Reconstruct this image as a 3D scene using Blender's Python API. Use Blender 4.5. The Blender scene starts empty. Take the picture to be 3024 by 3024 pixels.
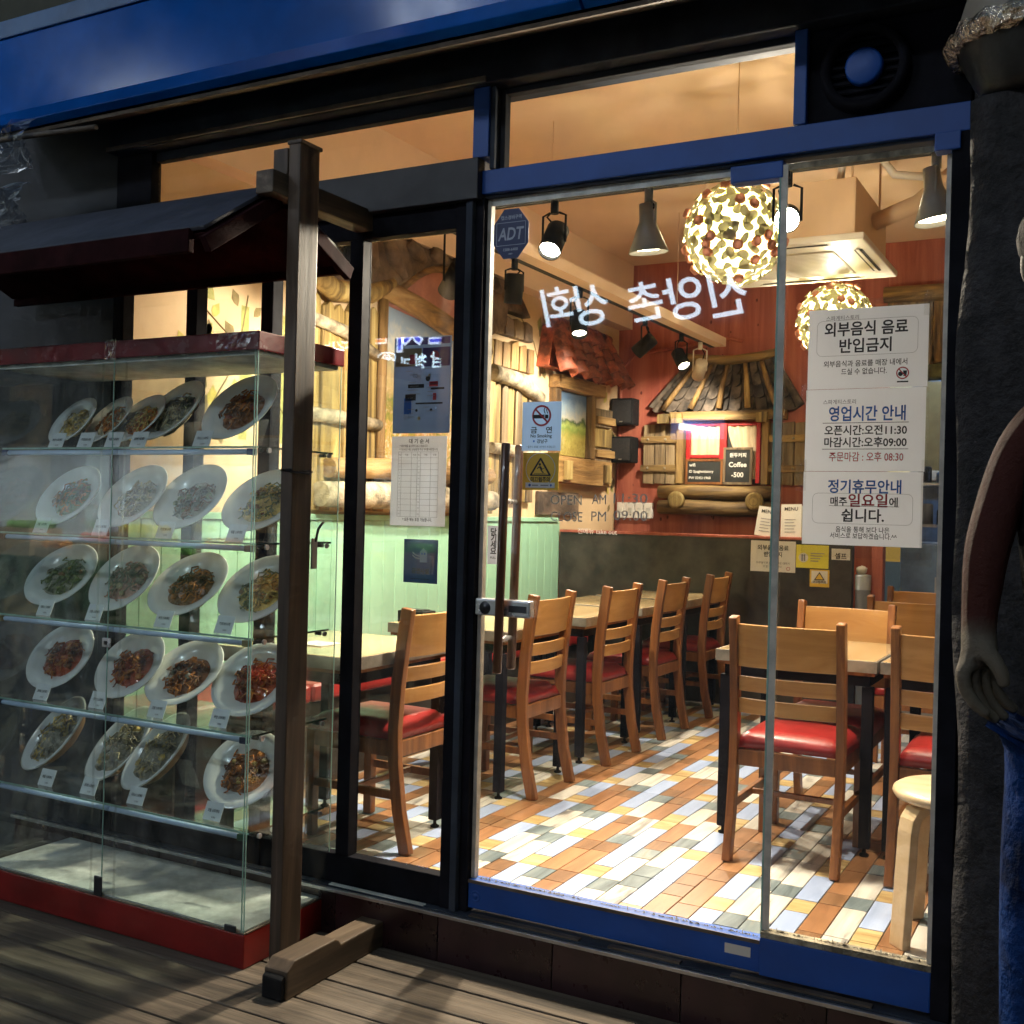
import bpy, bmesh, math, random
from mathutils import Vector, Matrix
from math import radians, sin, cos, pi
random.seed(7)
scene = bpy.context.scene
col = scene.collection

# ---------------------------------------------------------------- camera
YAW, PIT, ROL, FPX = radians(28.553), radians(-0.05), radians(1.46), 3267.6
CAM = Vector((0.0, -2.9, 1.36))
_f = Vector((-sin(YAW)*cos(PIT), cos(YAW)*cos(PIT), sin(PIT)))
_r = Vector((cos(YAW), sin(YAW), 0))
_u = _r.cross(_f)
_R = _r*cos(ROL) + _u*sin(ROL)
_U = _u*cos(ROL) - _r*sin(ROL)
cd = bpy.data.cameras.new('camera')
cd.sensor_width = 36; cd.lens = FPX/3024*36
cd.clip_start = .05; cd.clip_end = 300
cd.dof.use_dof = True; cd.dof.focus_distance = 3.6; cd.dof.aperture_fstop = 14
cam = bpy.data.objects.new('camera', cd); col.objects.link(cam)
cam.matrix_world = Matrix(((_R.x, _U.x, -_f.x, CAM.x), (_R.y, _U.y, -_f.y, CAM.y), (_R.z, _U.z, -_f.z, CAM.z), (0, 0, 0, 1)))
scene.camera = cam

# survey helpers: where a sight line of the photograph meets a known wall, floor or shelf of the place
def _ray(px, py): return _f*FPX + _R*(px-1512) - _U*(py-1512)
def onY(px, py, y=0.0):
    d = _ray(px, py); return CAM + d*((y-CAM.y)/d.y)
def onX(px, py, x):
    d = _ray(px, py); return CAM + d*((x-CAM.x)/d.x)
def onZ(px, py, z):
    d = _ray(px, py); return CAM + d*((z-CAM.z)/d.z)

# ---------------------------------------------------------------- night sky, moon, exposure
w = bpy.data.worlds.new('World'); scene.world = w; w.use_nodes = True
nt = w.node_tree; bg = nt.nodes['Background']
sky = nt.nodes.new('ShaderNodeTexSky'); sky.sky_type = 'NISHITA'; sky.sun_disc = False
sky.sun_elevation = radians(4); sky.sun_rotation = radians(200)
nt.links.new(sky.outputs[0], bg.inputs[0]); bg.inputs[1].default_value = 0.2
sl = bpy.data.lights.new('sun', 'SUN'); sl.energy = 0.03; sl.angle = radians(10); sl.color = (.75, .85, 1)
so = bpy.data.objects.new('sun', sl); col.objects.link(so)
so.rotation_euler = (radians(86), 0, radians(-20))
vs = scene.view_settings; vs.view_transform = 'Standard'; vs.look = 'None'; vs.exposure = 0.58; vs.gamma = 1
vs.use_curve_mapping = False
cy = scene.cycles
cy.use_denoising = True
try: cy.denoiser = 'OPENIMAGEDENOISE'
except Exception: pass
cy.max_bounces = 7; cy.diffuse_bounces = 4; cy.glossy_bounces = 4; cy.transmission_bounces = 6; cy.transparent_max_bounces = 32
cy.caustics_reflective = False; cy.caustics_refractive = False
cy.use_adaptive_sampling = True; cy.adaptive_threshold = .03; cy.adaptive_min_samples = 20
cy.sample_clamp_indirect = 4; cy.use_light_tree = True

# ---------------------------------------------------------------- materials
MATS = {}
def _new(name):
    m = bpy.data.materials.new(name); m.use_nodes = True
    b = m.node_tree.nodes['Principled BSDF']; MATS[name] = m
    return m, m.node_tree, b
def _ramp(nt, fac, stops):
    r = nt.nodes.new('ShaderNodeValToRGB'); cr = r.color_ramp
    while len(cr.elements) < len(stops): cr.elements.new(.5)
    for e, (p, c) in zip(cr.elements, stops): e.position = p; e.color = (*c, 1)
    nt.links.new(fac, r.inputs[0]); return r.outputs[0]
def _coord(nt, scale=(1, 1, 1), space='Object', rot=(0, 0, 0)):
    t = nt.nodes.new('ShaderNodeTexCoord'); mp = nt.nodes.new('ShaderNodeMapping')
    mp.inputs['Scale'].default_value = scale; mp.inputs['Rotation'].default_value = rot
    nt.links.new(t.outputs[space], mp.inputs[0]); return mp.outputs[0]
def _noise(nt, vec, scale, detail=5, rough=.6, dist=0):
    n = nt.nodes.new('ShaderNodeTexNoise'); n.inputs['Scale'].default_value = scale
    n.inputs['Detail'].default_value = detail; n.inputs['Roughness'].default_value = rough
    n.inputs['Distortion'].default_value = dist
    if vec is not None: nt.links.new(vec, n.inputs['Vector'])
    return n.outputs['Fac']
def _bump(nt, b, h, strength=.3, dist=.004):
    bp = nt.nodes.new('ShaderNodeBump'); bp.inputs['Strength'].default_value = strength; bp.inputs['Distance'].default_value = dist
    nt.links.new(h, bp.inputs['Height']); nt.links.new(bp.outputs[0], b.inputs['Normal'])
def _objvar(nt, colsock, amt):
    """brightness changes a little from piece to piece"""
    oi = nt.nodes.new('ShaderNodeObjectInfo'); mr = nt.nodes.new('ShaderNodeMapRange')
    mr.inputs['To Min'].default_value = 1-amt; mr.inputs['To Max'].default_value = 1+amt
    nt.links.new(oi.outputs['Random'], mr.inputs[0])
    mx = nt.nodes.new('ShaderNodeVectorMath'); mx.operation = 'SCALE'
    nt.links.new(colsock, mx.inputs[0]); nt.links.new(mr.outputs[0], mx.inputs['Scale'])
    return mx.outputs[0]
def paper(name, c, tr=.45):
    m, nt, b = _new(name); o = nt.nodes['Material Output']
    b.inputs['Base Color'].default_value = (*c, 1); b.inputs['Roughness'].default_value = .7
    t = nt.nodes.new('ShaderNodeBsdfTranslucent'); t.inputs[0].default_value = (*c, 1)
    mx = nt.nodes.new('ShaderNodeMixShader'); mx.inputs[0].default_value = tr
    nt.links.new(b.outputs[0], mx.inputs[1]); nt.links.new(t.outputs[0], mx.inputs[2]); nt.links.new(mx.outputs[0], o.inputs[0])
    return m
def paint(name, c, rough=.5, var=.15, scale=6, bump=.15, metal=0, objvar=0, coat=0, spec=.5, bscale=None, bdist=.003):
    m, nt, b = _new(name)
    v = _coord(nt); n = _noise(nt, v, scale, 6)
    c0 = tuple(x*(1-var) for x in c); c1 = tuple(min(1, x*(1+var)) for x in c)
    cs = _ramp(nt, n, [(.38, c0), (.62, c1)])
    if objvar: cs = _objvar(nt, cs, objvar)
    nt.links.new(cs, b.inputs['Base Color'])
    rr = nt.nodes.new('ShaderNodeMapRange'); rr.inputs['To Min'].default_value = max(.02, rough-.12); rr.inputs['To Max'].default_value = min(1, rough+.12)
    nt.links.new(_noise(nt, v, scale*2.7, 4), rr.inputs[0]); nt.links.new(rr.outputs[0], b.inputs['Roughness'])
    b.inputs['Metallic'].default_value = metal; b.inputs['Coat Weight'].default_value = coat
    b.inputs['Specular IOR Level'].default_value = spec
    if bump: _bump(nt, b, _noise(nt, v, bscale or scale*9, 4), bump, bdist)
    return m
def wood(name, stops, axis=2, scale=9, stretch=.08, rough=.45, bump=.25, objvar=.12, coat=0, dist=1.2):
    m, nt, b = _new(name)
    s = [1, 1, 1]; s[axis] = stretch
    v = _coord(nt, tuple(s))
    oi = nt.nodes.new('ShaderNodeObjectInfo'); ml = nt.nodes.new('ShaderNodeMath'); ml.operation = 'MULTIPLY'; ml.inputs[1].default_value = 41
    nt.links.new(oi.outputs['Random'], ml.inputs[0]); ad = nt.nodes.new('ShaderNodeVectorMath'); ad.operation = 'ADD'
    nt.links.new(v, ad.inputs[0]); nt.links.new(ml.outputs[0], ad.inputs[1]); v = ad.outputs[0]
    n = _noise(nt, v, scale, 8, .65, dist)
    cs = _ramp(nt, n, [(.5+(p-.5)*.52, c) for p, c in stops])
    if objvar: cs = _objvar(nt, cs, objvar)
    nt.links.new(cs, b.inputs['Base Color']); b.inputs['Roughness'].default_value = rough
    b.inputs['Coat Weight'].default_value = coat
    if bump: _bump(nt, b, _noise(nt, v, scale*(3 if bump < .6 else 2), 7, .7, dist), bump, .003 if bump < .6 else .012)
    return m
def emit(name, c, s, facing=None):
    m, nt, b = _new(name)
    b.inputs['Base Color'].default_value = (*c, 1)
    b.inputs['Emission Color'].default_value = (*c, 1); b.inputs['Emission Strength'].default_value = s
    return m
def glass(name, tint=(.97, .985, .98), rough=.0, dirt_veil=.0, k=1.0):
    m = bpy.data.materials.new(name); m.use_nodes = True; nt = m.node_tree; nt.nodes.clear(); MATS[name] = m
    o = nt.nodes.new('ShaderNodeOutputMaterial'); tr = nt.nodes.new('ShaderNodeBsdfTransparent'); tr.inputs[0].default_value = (*tint, 1)
    gl = nt.nodes.new('ShaderNodeBsdfGlossy'); gl.inputs['Roughness'].default_value = rough; gl.inputs['Color'].default_value = (1, 1, 1, 1)
    lw = nt.nodes.new('ShaderNodeLayerWeight'); lw.inputs[0].default_value = .5
    pw = nt.nodes.new('ShaderNodeMath'); pw.operation = 'POWER'; pw.inputs[1].default_value = 5; nt.links.new(lw.outputs['Facing'], pw.inputs[0])
    mu = nt.nodes.new('ShaderNodeMath'); mu.operation = 'MULTIPLY_ADD'; mu.inputs[1].default_value = .95*k; mu.inputs[2].default_value = .043*k; mu.use_clamp = True
    nt.links.new(pw.outputs[0], mu.inputs[0])
    mx = nt.nodes.new('ShaderNodeMixShader'); nt.links.new(mu.outputs[0], mx.inputs[0]); nt.links.new(tr.outputs[0], mx.inputs[1]); nt.links.new(gl.outputs[0], mx.inputs[2])
    out = mx.outputs[0]
    if dirt_veil:  # diffuse layer: smears on the glass plus a painted veil of haze
        v = _coord(nt, (1, 1, .6)); n = _noise(nt, v, 5, 8, .7)
        mr = nt.nodes.new('ShaderNodeMapRange'); mr.inputs[1].default_value = .45; mr.inputs[2].default_value = .8; mr.inputs['To Max'].default_value = dirt_veil
        nt.links.new(n, mr.inputs[0]); df = nt.nodes.new('ShaderNodeBsdfDiffuse'); df.inputs[0].default_value = (.6, .58, .54, 1)
        m2 = nt.nodes.new('ShaderNodeMixShader'); nt.links.new(mr.outputs[0], m2.inputs[0]); nt.links.new(out, m2.inputs[1]); nt.links.new(df.outputs[0], m2.inputs[2]); out = m2.outputs[0]
    nt.links.new(out, o.inputs[0]); return m

GL = glass('window_glass', dirt_veil=.045); GLC = glass('case_glass', (.955, .985, .975), dirt_veil=.13)  # amounts go beyond real smears, to paint a milky light veil
def worn(name, c, chip, rough=.5):
    m, nt, b = _new(name); v = _coord(nt); n = _noise(nt, v, 9, 9, .75); n2 = _noise(nt, v, 2.5, 5)
    base = _ramp(nt, n2, [(.38, tuple(x*.8 for x in c)), (.62, tuple(x*1.15 for x in c))])
    mk = _ramp(nt, n, [(.33, (1, 1, 1)), (.36, (0, 0, 0))])
    mx = nt.nodes.new('ShaderNodeMixRGB'); mx.inputs[2].default_value = (*chip, 1); nt.links.new(mk, mx.inputs[0]); nt.links.new(base, mx.inputs[1]); nt.links.new(mx.outputs[0], b.inputs['Base Color'])
    b.inputs['Roughness'].default_value = rough; _bump(nt, b, n, .25, .002); return m
GLE = paint('glass_edge_green', (.30, .48, .42), .15, .1, 20, 0)
FILM = glass('clear_plastic', (.95, .95, .94), .12, .05, 1.6)
BLUE = worn('blue_paint', (.004, .070, .34), (.05, .06, .09), .48)
BLUEG = paint('blue_sign_enamel', (.003, .09, .40), .16, .25, 1.2, .05, bdist=.002, spec=.12)
NAVY = paint('dark_navy_metal', (.042, .050, .066), .7, .3, 4, .1, spec=.08)
BLACK = paint('black_aluminium', (.010, .010, .014), .75, .3, 8, .08, spec=.08)
BROWNEDGE = paint('grimy_brown_metal', (.10, .075, .055), .55, .4, 8, .3)
DARKWOOD = wood('stained_post_wood', [(.25, (.030, .018, .011)), (.55, (.072, .045, .028)), (.8, (.13, .085, .055))], 2, 10, .06, .6)
DARKWOODY = wood('stained_beam_wood', [(.25, (.04, .026, .016)), (.55, (.10, .066, .04)), (.8, (.20, .145, .095))], 1, 10, .06, .6)
SLATE = paint('slate_roof_sheet', (.040, .040, .055), .5, .3, 5, .2)
MAROON = paint('maroon_board', (.022, .006, .007), .85, .35, 7, .3, spec=.05)
DECK = wood('weathered_deck_wood', [(.2, (.038, .029, .020)), (.5, (.100, .075, .052)), (.8, (.18, .140, .100))], 0, 16, .045, .68, .7, .18)
DECKGAP = paint('deck_underside', (.02, .017, .014), .9)
RED = paint('red_case_board', (.21, .012, .010), .33, .25, 4, .15)
REDTOP = paint('red_case_trim', (.12, .010, .014), .25, .3, 5, .2, coat=.3)
WHITEB = paint('worn_white_board', (.66, .67, .63), .55, .24, 12, .2)
PLATE = paint('white_plate', (.78, .78, .76), .18, .04, 5, 0, coat=.3)
BOWLW = paint('wooden_bowl', (.30, .17, .08), .4, .3, 8, .1)
CARD = paint('price_card', (.78, .80, .82), .5, .05, 5, 0)
INK = paint('black_ink', (.012, .012, .016), .6, 0, 5, 0)
INKG = paint('grey_ink', (.22, .22, .24), .6, 0, 5, 0)
INKB = paint('blue_ink', (.02, .11, .42), .6, 0, 5, 0)
INKR = paint('red_ink', (.42, .03, .04), .6, 0, 5, 0)
PAPER = paper('white_paper', (.80, .81, .84))
PAPERW = paper('cream_paper', (.80, .76, .68), .2)
RAILB = paint('pale_blue_shelf_rail', (.55, .70, .95), .22, .08, 5, 0)
CHROME = paint('chrome', (.66, .66, .68), .25, .08, 9, 0, metal=.55)
STEEL = paint('dull_steel', (.42, .42, .43), .38, .15, 9, .1, metal=.9)
DKMETAL = paint('dark_fitting_metal', (.05, .05, .055), .35, .2, 9, 0, metal=.6)
HANDLEW = wood('dark_handle_wood', [(.3, (.035, .012, .006)), (.7, (.11, .04, .018))], 2, 14, .05, .28, .05, 0, .5)
TILEDK = paint('dark_maroon_tile', (.030, .012, .014), .3, .3, 6, .15, objvar=.15)
GROUT = paint('grout', (.14, .13, .12), .85, .2, 10, .1)
CEIL = paint('warm_ceiling', (.74, .55, .385), .75, .04, 2, .05)
CREAM = paint('cream_wall', (.64, .47, .28), .75, .06, 2, .15)
REDW = wood('red_stained_plywood', [(.25, (.26, .058, .036)), (.55, (.36, .098, .062)), (.8, (.43, .135, .085))], 2, 7, .06, .6, .1, 0)
GREEN = paint('mint_green_board', (.29, .55, .39), .45, .07, 4, .06, objvar=.05)
DARKP = paint('dark_partition_board', (.035, .030, .024), .42, .5, 5, .15)
CHAIRW = wood('chair_frame_wood', [(.2, (.12, .042, .012)), (.55, (.22, .082, .023)), (.8, (.31, .125, .036))], 2, 14, .07, .38, .08, .08, .2)
CHAIRP = wood('chair_back_panel_wood', [(.2, (.38, .18, .050)), (.55, (.47, .24, .072)), (.8, (.55, .30, .10))], 0, 12, .08, .36, .05, .06, .25)
REDV = paint('red_vinyl', (.30, .020, .018), .36, .16, 9, .12, coat=.05, objvar=.12)
GREENV = paint('dark_green_vinyl', (.05, .10, .065), .4, .12, 7, .1)
TABT = wood('table_top_laminate', [(.25, (.42, .30, .145)), (.6, (.52, .385, .20)), (.85, (.58, .45, .26))], 1, 9, .08, .16, .02, .04, .4)
TABE = paint('table_edge_metal', (.30, .28, .24), .35, .25, 12, .1, metal=.5)
BIRCH = wood('pale_birch', [(.25, (.56, .40, .22)), (.6, (.66, .50, .30)), (.85, (.72, .57, .37))], 0, 12, .08, .35, .05, .06, .3)
ORTILE = paint('terracotta_roof_tile', (.21, .050, .022), .6, .6, 14, .7, objvar=.35)
ROOFDK = paint('dark_shingle', (.058, .045, .034), .75, .7, 12, .8, objvar=.5)
LOGW = wood('carved_log', [(.2, (.045, .026, .012)), (.45, (.17, .105, .04)), (.65, (.30, .19, .065)), (.85, (.46, .31, .11))], 0, 9, .1, .6, .9, .2)
LOGV = wood('carved_log_upright', [(.2, (.055, .03, .012)), (.5, (.22, .13, .048)), (.8, (.40, .26, .09))], 2, 9, .1, .6, .9, .2)
LOGY = wood('carved_log_along_wall', [(.2, (.07, .035, .012)), (.5, (.28, .16, .055)), (.8, (.46, .30, .12))], 1, 9, .1, .6, .9, .15)
PLANKV = wood('yellowed_plank', [(.2, (.06, .036, .012)), (.42, (.22, .15, .05)), (.6, (.36, .255, .085)), (.85, (.50, .40, .17))], 2, 10, .07, .65, .9, .2)
PLANKG = wood('grey_brown_plank', [(.2, (.06, .042, .026)), (.5, (.19, .135, .075)), (.8, (.36, .27, .15))], 2, 10, .07, .65, .9, .25)
BIRCHLOG = paint('white_birch_bark', (.34, .29, .20), .75, .55, 13, .9, bdist=.010)
PINK = paint('pink_plaster', (.46, .20, .15), .8, .25, 5, .5)
ROOFBR = paint('brown_thatch_plaster', (.125, .090, .062), .8, .65, 4, .9, bdist=.012)
CURT = paint('cream_curtain', (.62, .50, .32), .85, .08, 8, .1)
REDF = paint('red_window_frame', (.40, .018, .02), .4, .15, 8, .1)
CHALK = paint('chalkboard', (.02, .022, .02), .7, .3, 6, 0)
CHALKW = paint('chalk', (.72, .72, .66), .9, .1, 9, 0)
SPKB = paint('black_plastic', (.008, .008, .009), .7, .2, 20, .3, spec=.2)
GREYP = paint('grey_plastic', (.22, .25, .28), .45, .1, 8, .05)
LAMPB = paint('black_lamp_enamel', (.008, .008, .008), .6, .2, 9, 0, spec=.2)
LAMPG = paint('grey_lamp_enamel', (.30, .29, .25), .4, .1, 9, 0)
LAMPW = paint('beige_lamp_enamel', (.60, .54, .42), .4, .1, 9, 0)
ACW = paint('white_ac_plastic', (.78, .76, .72), .4, .04, 5, 0)
LEAF = paper('lamp_leaf', (.36, .35, .20), .025)
ROSE = paper('lamp_rose', (.50, .22, .16), .03)
STUCCO = paint('dark_stucco', (.022, .020, .022), .8, .5, 22, 1.0, bscale=60, bdist=.012)
STATB = paint('statue_dark_skin', (.040, .010, .008), .5, .5, 6, .4)
STATG = paint('statue_hand_paint', (.045, .038, .032), .75, .4, 14, .4)
PLASTIC = paint('aged_clear_plastic', (.58, .53, .45), .4, .2, 14, .1)
STATC = paint('statue_dark_shirt', (.012, .011, .012), .85, .5, 12, 1, spec=.12, bdist=.01)
JEANS = paint('statue_blue_trousers', (.004, .022, .095), .8, .65, 7, 1, spec=.1, bscale=22, bdist=.02)
POTM = paint('dark_pot', (.030, .028, .024), .5, .4, 8, .3)
POTL = paint('pale_dome', (.30, .27, .22), .6, .2, 3, .1)
FOIL = paint('crumpled_foil', (.70, .62, .52), .16, .2, 30, 1, metal=1, bscale=45, bdist=.02)
KITB = paint('kitchen_blue_steel', (.10, .17, .30), .35, .3, 4, .1)
NIGHTWALL = paint('night_facade', (.03, .032, .038), .7, .4, 1, .2)
ASPH = paint('asphalt', (.045, .045, .048), .85, .3, 12, .5)

# ---------------------------------------------------------------- mesh builder
WL = {}      # world position of the thing an object belongs to
class MB:
    def __init__(s): s.v = []; s.f = []; s.sm = []; s.mi = []
    def add(s, vs, fs, smooth=False, mi=0):
        n = len(s.v); s.v += [Vector(v) for v in vs]
        for f in fs: s.f.append([i+n for i in f]); s.sm.append(smooth); s.mi.append(mi)
        return s
    def box(s, x0, x1, y0, y1, z0, z1, mi=0):
        return s.add([(x0, y0, z0), (x1, y0, z0), (x1, y1, z0), (x0, y1, z0), (x0, y0, z1), (x1, y0, z1), (x1, y1, z1), (x0, y1, z1)],
                     [(3, 2, 1, 0), (4, 5, 6, 7), (0, 1, 5, 4), (1, 2, 6, 5), (2, 3, 7, 6), (3, 0, 4, 7)], mi=mi)
    def obox(s, c, size, rot=None, mi=0):
        R = rot or Matrix.Identity(3); c = Vector(c); h = Vector(size)/2; vs = []
        for dz in (-1, 1):
            for dx, dy in ((-1, -1), (1, -1), (1, 1), (-1, 1)): vs.append(c + R @ Vector((dx*h.x, dy*h.y, dz*h.z)))
        return s.add(vs, [(3, 2, 1, 0), (4, 5, 6, 7), (0, 1, 5, 4), (1, 2, 6, 5), (2, 3, 7, 6), (3, 0, 4, 7)], mi=mi)
    def prism(s, poly, fn, d0, d1, smooth=False, mi=0):
        """outline poly (a,b), fn(a,b,d) places it; between depths d0 and d1"""
        n = len(poly)
        a = sum(poly[i][0]*poly[(i+1) % n][1]-poly[(i+1) % n][0]*poly[i][1] for i in range(n))
        vs = [fn(p[0], p[1], d0) for p in poly] + [fn(p[0], p[1], d1) for p in poly]
        fs = [tuple(range(n-1, -1, -1)), tuple(range(n, 2*n))] + [(i, (i+1) % n, n+(i+1) % n, n+i) for i in range(n)]
        return s.add(vs, fs, smooth, mi)
    def tube(s, pts, r, n=8, cap=True, smooth=True, mi=0):
        pts = [Vector(p) for p in pts]; k = len(pts); rs = r if isinstance(r, (list, tuple)) else [r]*k
        vs = []; up = None
        for i, p in enumerate(pts):
            t = (pts[min(i+1, k-1)]-pts[max(i-1, 0)]).normalized()
            if up is None:
                up = Vector((0, 0, 1)) if abs(t.z) < .9 else Vector((1, 0, 0))
            a = (up - t*up.dot(t)).normalized(); b = t.cross(a); up = a
            for j in range(n):
                an = 2*pi*j/n; vs.append(p + (a*cos(an)+b*sin(an))*rs[i])
        fs = [(i*n+j, i*n+(j+1) % n, (i+1)*n+(j+1) % n, (i+1)*n+j) for i in range(k-1) for j in range(n)]
        s.add(vs, fs, smooth, mi)
        if cap:
            m = len(s.v)-k*n
            s.f.append([m+j for j in range(n-1, -1, -1)]); s.sm.append(False); s.mi.append(mi)
            s.f.append([m+(k-1)*n+j for j in range(n)]); s.sm.append(False); s.mi.append(mi)
        return s
    def lathe(s, prof, n=24, M=None, smooth=True, sx=1, sy=1, mi=0):
        """profile (r,z) turned about z, then placed by matrix M"""
        M = M or Matrix.Identity(4); vs = []
        for r, z in prof:
            for j in range(n): vs.append(M @ Vector((r*cos(2*pi*j/n)*sx, r*sin(2*pi*j/n)*sy, z)))
        k = len(prof)
        fs = [(i*n+j, i*n+(j+1) % n, (i+1)*n+(j+1) % n, (i+1)*n+j) for i in range(k-1) for j in range(n)]
        return s.add(vs, fs, smooth, mi)
    def ball(s, c, r, n=12, m=8, sc=(1, 1, 1), mi=0, jit=0):
        c = Vector(c); prof = []
        vs = []; fs = []
        for i in range(m+1):
            th = pi*i/m
            for j in range(n):
                ph = 2*pi*j/n; q = 1+random.uniform(-jit, jit)
                vs.append(c + Vector((sin(th)*cos(ph)*r*sc[0], sin(th)*sin(ph)*r*sc[1], cos(th)*r*sc[2]))*q)
        for i in range(m):
            for j in range(n): fs.append((i*n+j, (i+1)*n+j, (i+1)*n+(j+1) % n, i*n+(j+1) % n))
        return s.add(vs, fs, True, mi)
    def grid(s, fn, nu, nv, smooth=True, mi=0):
        vs = [fn(i/nu, j/nv) for j in range(nv+1) for i in range(nu+1)]
        fs = [(j*(nu+1)+i, j*(nu+1)+i+1, (j+1)*(nu+1)+i+1, (j+1)*(nu+1)+i) for j in range(nv) for i in range(nu)]
        return s.add(vs, fs, smooth, mi)
    def mesh(s, name, off=Vector(), bevel=0, seg=2, smooth_all=None):
        me = bpy.data.meshes.new(name)
        me.from_pydata([v-off for v in s.v], [], s.f); me.polygons.foreach_set('use_smooth', [bool(x) for x in s.sm])
        me.polygons.foreach_set('material_index', s.mi)
        bm = bmesh.new(); bm.from_mesh(me)
        bmesh.ops.remove_doubles(bm, verts=bm.verts, dist=1e-5)
        bmesh.ops.recalc_face_normals(bm, faces=bm.faces)
        if bevel:
            es = [e for e in bm.edges if len(e.link_faces) == 2 and e.calc_face_angle(0) > .5]
            bmesh.ops.bevel(bm, geom=es, offset=bevel, segments=seg, profile=.6, affect='EDGES', clamp_overlap=True)
        bm.to_mesh(me); bm.free(); me.update()
        return me
    def build(s, name, mat, parent=None, bevel=0, seg=2, local=False):
        off = Vector() if (local or parent is None) else WL.get(parent.name, Vector())
        me = s.mesh(name, off, bevel, seg)
        for m in (mat if isinstance(mat, (list, tuple)) else [mat]): me.materials.append(m)
        return link(name, me, parent)
def link(name, data, parent=None):
    o = bpy.data.objects.new(name, data); col.objects.link(o)
    if parent is not None:
        o.parent = parent; WL[o.name] = WL.get(parent.name, Vector())
    else: WL[o.name] = Vector()
    return o
def B(*a): return MB().box(*a)
def thing(name, label, cat, loc=(0, 0, 0), group=None, rotz=0):
    o = bpy.data.objects.new(name, None); col.objects.link(o); o.empty_display_size = .05
    o.location = loc; o.rotation_euler = (0, 0, rotz); WL[o.name] = Vector(loc)
    return tag(o, label, cat, group)
def tag(o, label, cat, group=None):
    o['label'] = label; o['category'] = cat
    if group: o['group'] = group
    return o
def struct(o): o['kind'] = 'structure'; return o
def dup(root, loc, rotz=0, label=None, group=None, parent=None):
    r = root.copy(); col.objects.link(r); r.location = loc; r.rotation_euler = (root.rotation_euler.x, root.rotation_euler.y, rotz)
    WL[r.name] = Vector(loc)
    if label: r['label'] = label
    if group: r['group'] = group
    for ch in list(root.children):
        c = ch.copy(); col.objects.link(c); c.parent = r
        for g in ch.children:
            d = g.copy(); col.objects.link(d); d.parent = c
    return r
def piece(src, parent, loc, rot=None):
    """another alike piece that shares src's mesh"""
    c = src.copy(); col.objects.link(c); c.parent = parent; c.location = loc
    if rot: c.rotation_euler = rot
    return c

# lettering: built-in font, turned into flat mesh
_fc = bpy.data.curves.new('lettering_source', 'FONT'); _fo = bpy.data.objects.new('lettering_source', _fc)
_fs = bpy.data.scenes.new('lettering_workbench'); _fs.collection.objects.link(_fo)
_TODO = []
def lettering(body, size, mat, parent, M, bold=0.0, align='CENTER', spacing=1.0, fit=None, name='lettering', shear=0):
    """M: 4x4 (local to parent's thing origin) that maps text x,y to the sheet; the outline is cut later, all strings in one go"""
    me = bpy.data.meshes.new(name); me.materials.append(mat); o = link(name, me, parent)
    bq = min((0.0, .012, .022, .07), key=lambda q: abs(q-bold))
    _TODO.append((o, body, size, bq, align, fit, shear, M)); return o
def cut_letters():
    """one text block per weight, one string per line, then sliced into the separate signs"""
    for bq in sorted({t[3] for t in _TODO}):
        req = [t for t in _TODO if t[3] == bq]; bodies = sorted({t[1] for t in req})
        _fc.body = '\n'.join(bodies); _fc.size = 1; _fc.offset = bq; _fc.align_x = 'LEFT'; _fc.align_y = 'TOP_BASELINE'; _fc.resolution_u = 3; _fc.space_line = 3
        vl = _fs.view_layers[0]; vl.update()
        src = bpy.data.meshes.new_from_object(_fo.evaluated_get(vl.depsgraph))
        co = [v.co.copy() for v in src.vertices]; step_ = 3.0
        ys = sorted(c.y for c in co)
        rows = {}
        for p in src.polygons:
            yc = sum(co[v].y for v in p.vertices)/len(p.vertices); rows.setdefault(int(round((.35-yc)/step_)), []).append(tuple(p.vertices))
        geo = {}
        for k, b in enumerate(bodies):
            fs = rows.get(k, []); ids = sorted({v for f in fs for v in f}); mp = {v: n for n, v in enumerate(ids)}
            geo[b] = ([Vector((co[v].x, co[v].y+k*step_, 0)) for v in ids], [tuple(mp[v] for v in f) for f in fs])
        for o, body, size, _, align, fit, shear, M in req:
            vs, fs = geo[body]
            if not vs: continue
            x0, x1 = min(v.x for v in vs), max(v.x for v in vs); y0, y1 = min(v.y for v in vs), max(v.y for v in vs)
            k = size; kx = fit/(x1-x0) if fit else k
            cx = (x0+x1)/2 if align == 'CENTER' else x0; cyy = (y0+y1)/2
            out = [M @ Vector(((v.x-cx)*kx+shear*(v.y-cyy)*k, (v.y-cyy)*k, 0)) for v in vs]
            o.data.from_pydata(out, [], fs); o.data.update()
def face_front(x, y, z, s=1):
    """text lying in a plane y=const, read from -Y"""
    return Matrix(((1, 0, 0, x), (0, 0, -1, y), (0, 1, 0, z), (0, 0, 0, 1)))
def face_back(x, y, z):
    """read from +Y"""
    return Matrix(((-1, 0, 0, x), (0, 0, 1, y), (0, 1, 0, z), (0, 0, 0, 1)))
def spot(name, loc, target, energy, size=70, blend=.5, color=(1, .85, .66), r=.04, parent=None):
    l = bpy.data.lights.new(name, 'SPOT'); l.energy = energy; l.spot_size = radians(size); l.spot_blend = blend; l.color = color; l.shadow_soft_size = r
    o = bpy.data.objects.new(name, l); col.objects.link(o)
    d = Vector(target)-Vector(loc); q = d.to_track_quat('-Z', 'Y')
    o.rotation_euler = q.to_euler(); o.location = loc
    if parent is not None:
        o.parent = parent; o.location = Vector(loc)-WL[parent.name]
    return o
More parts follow.
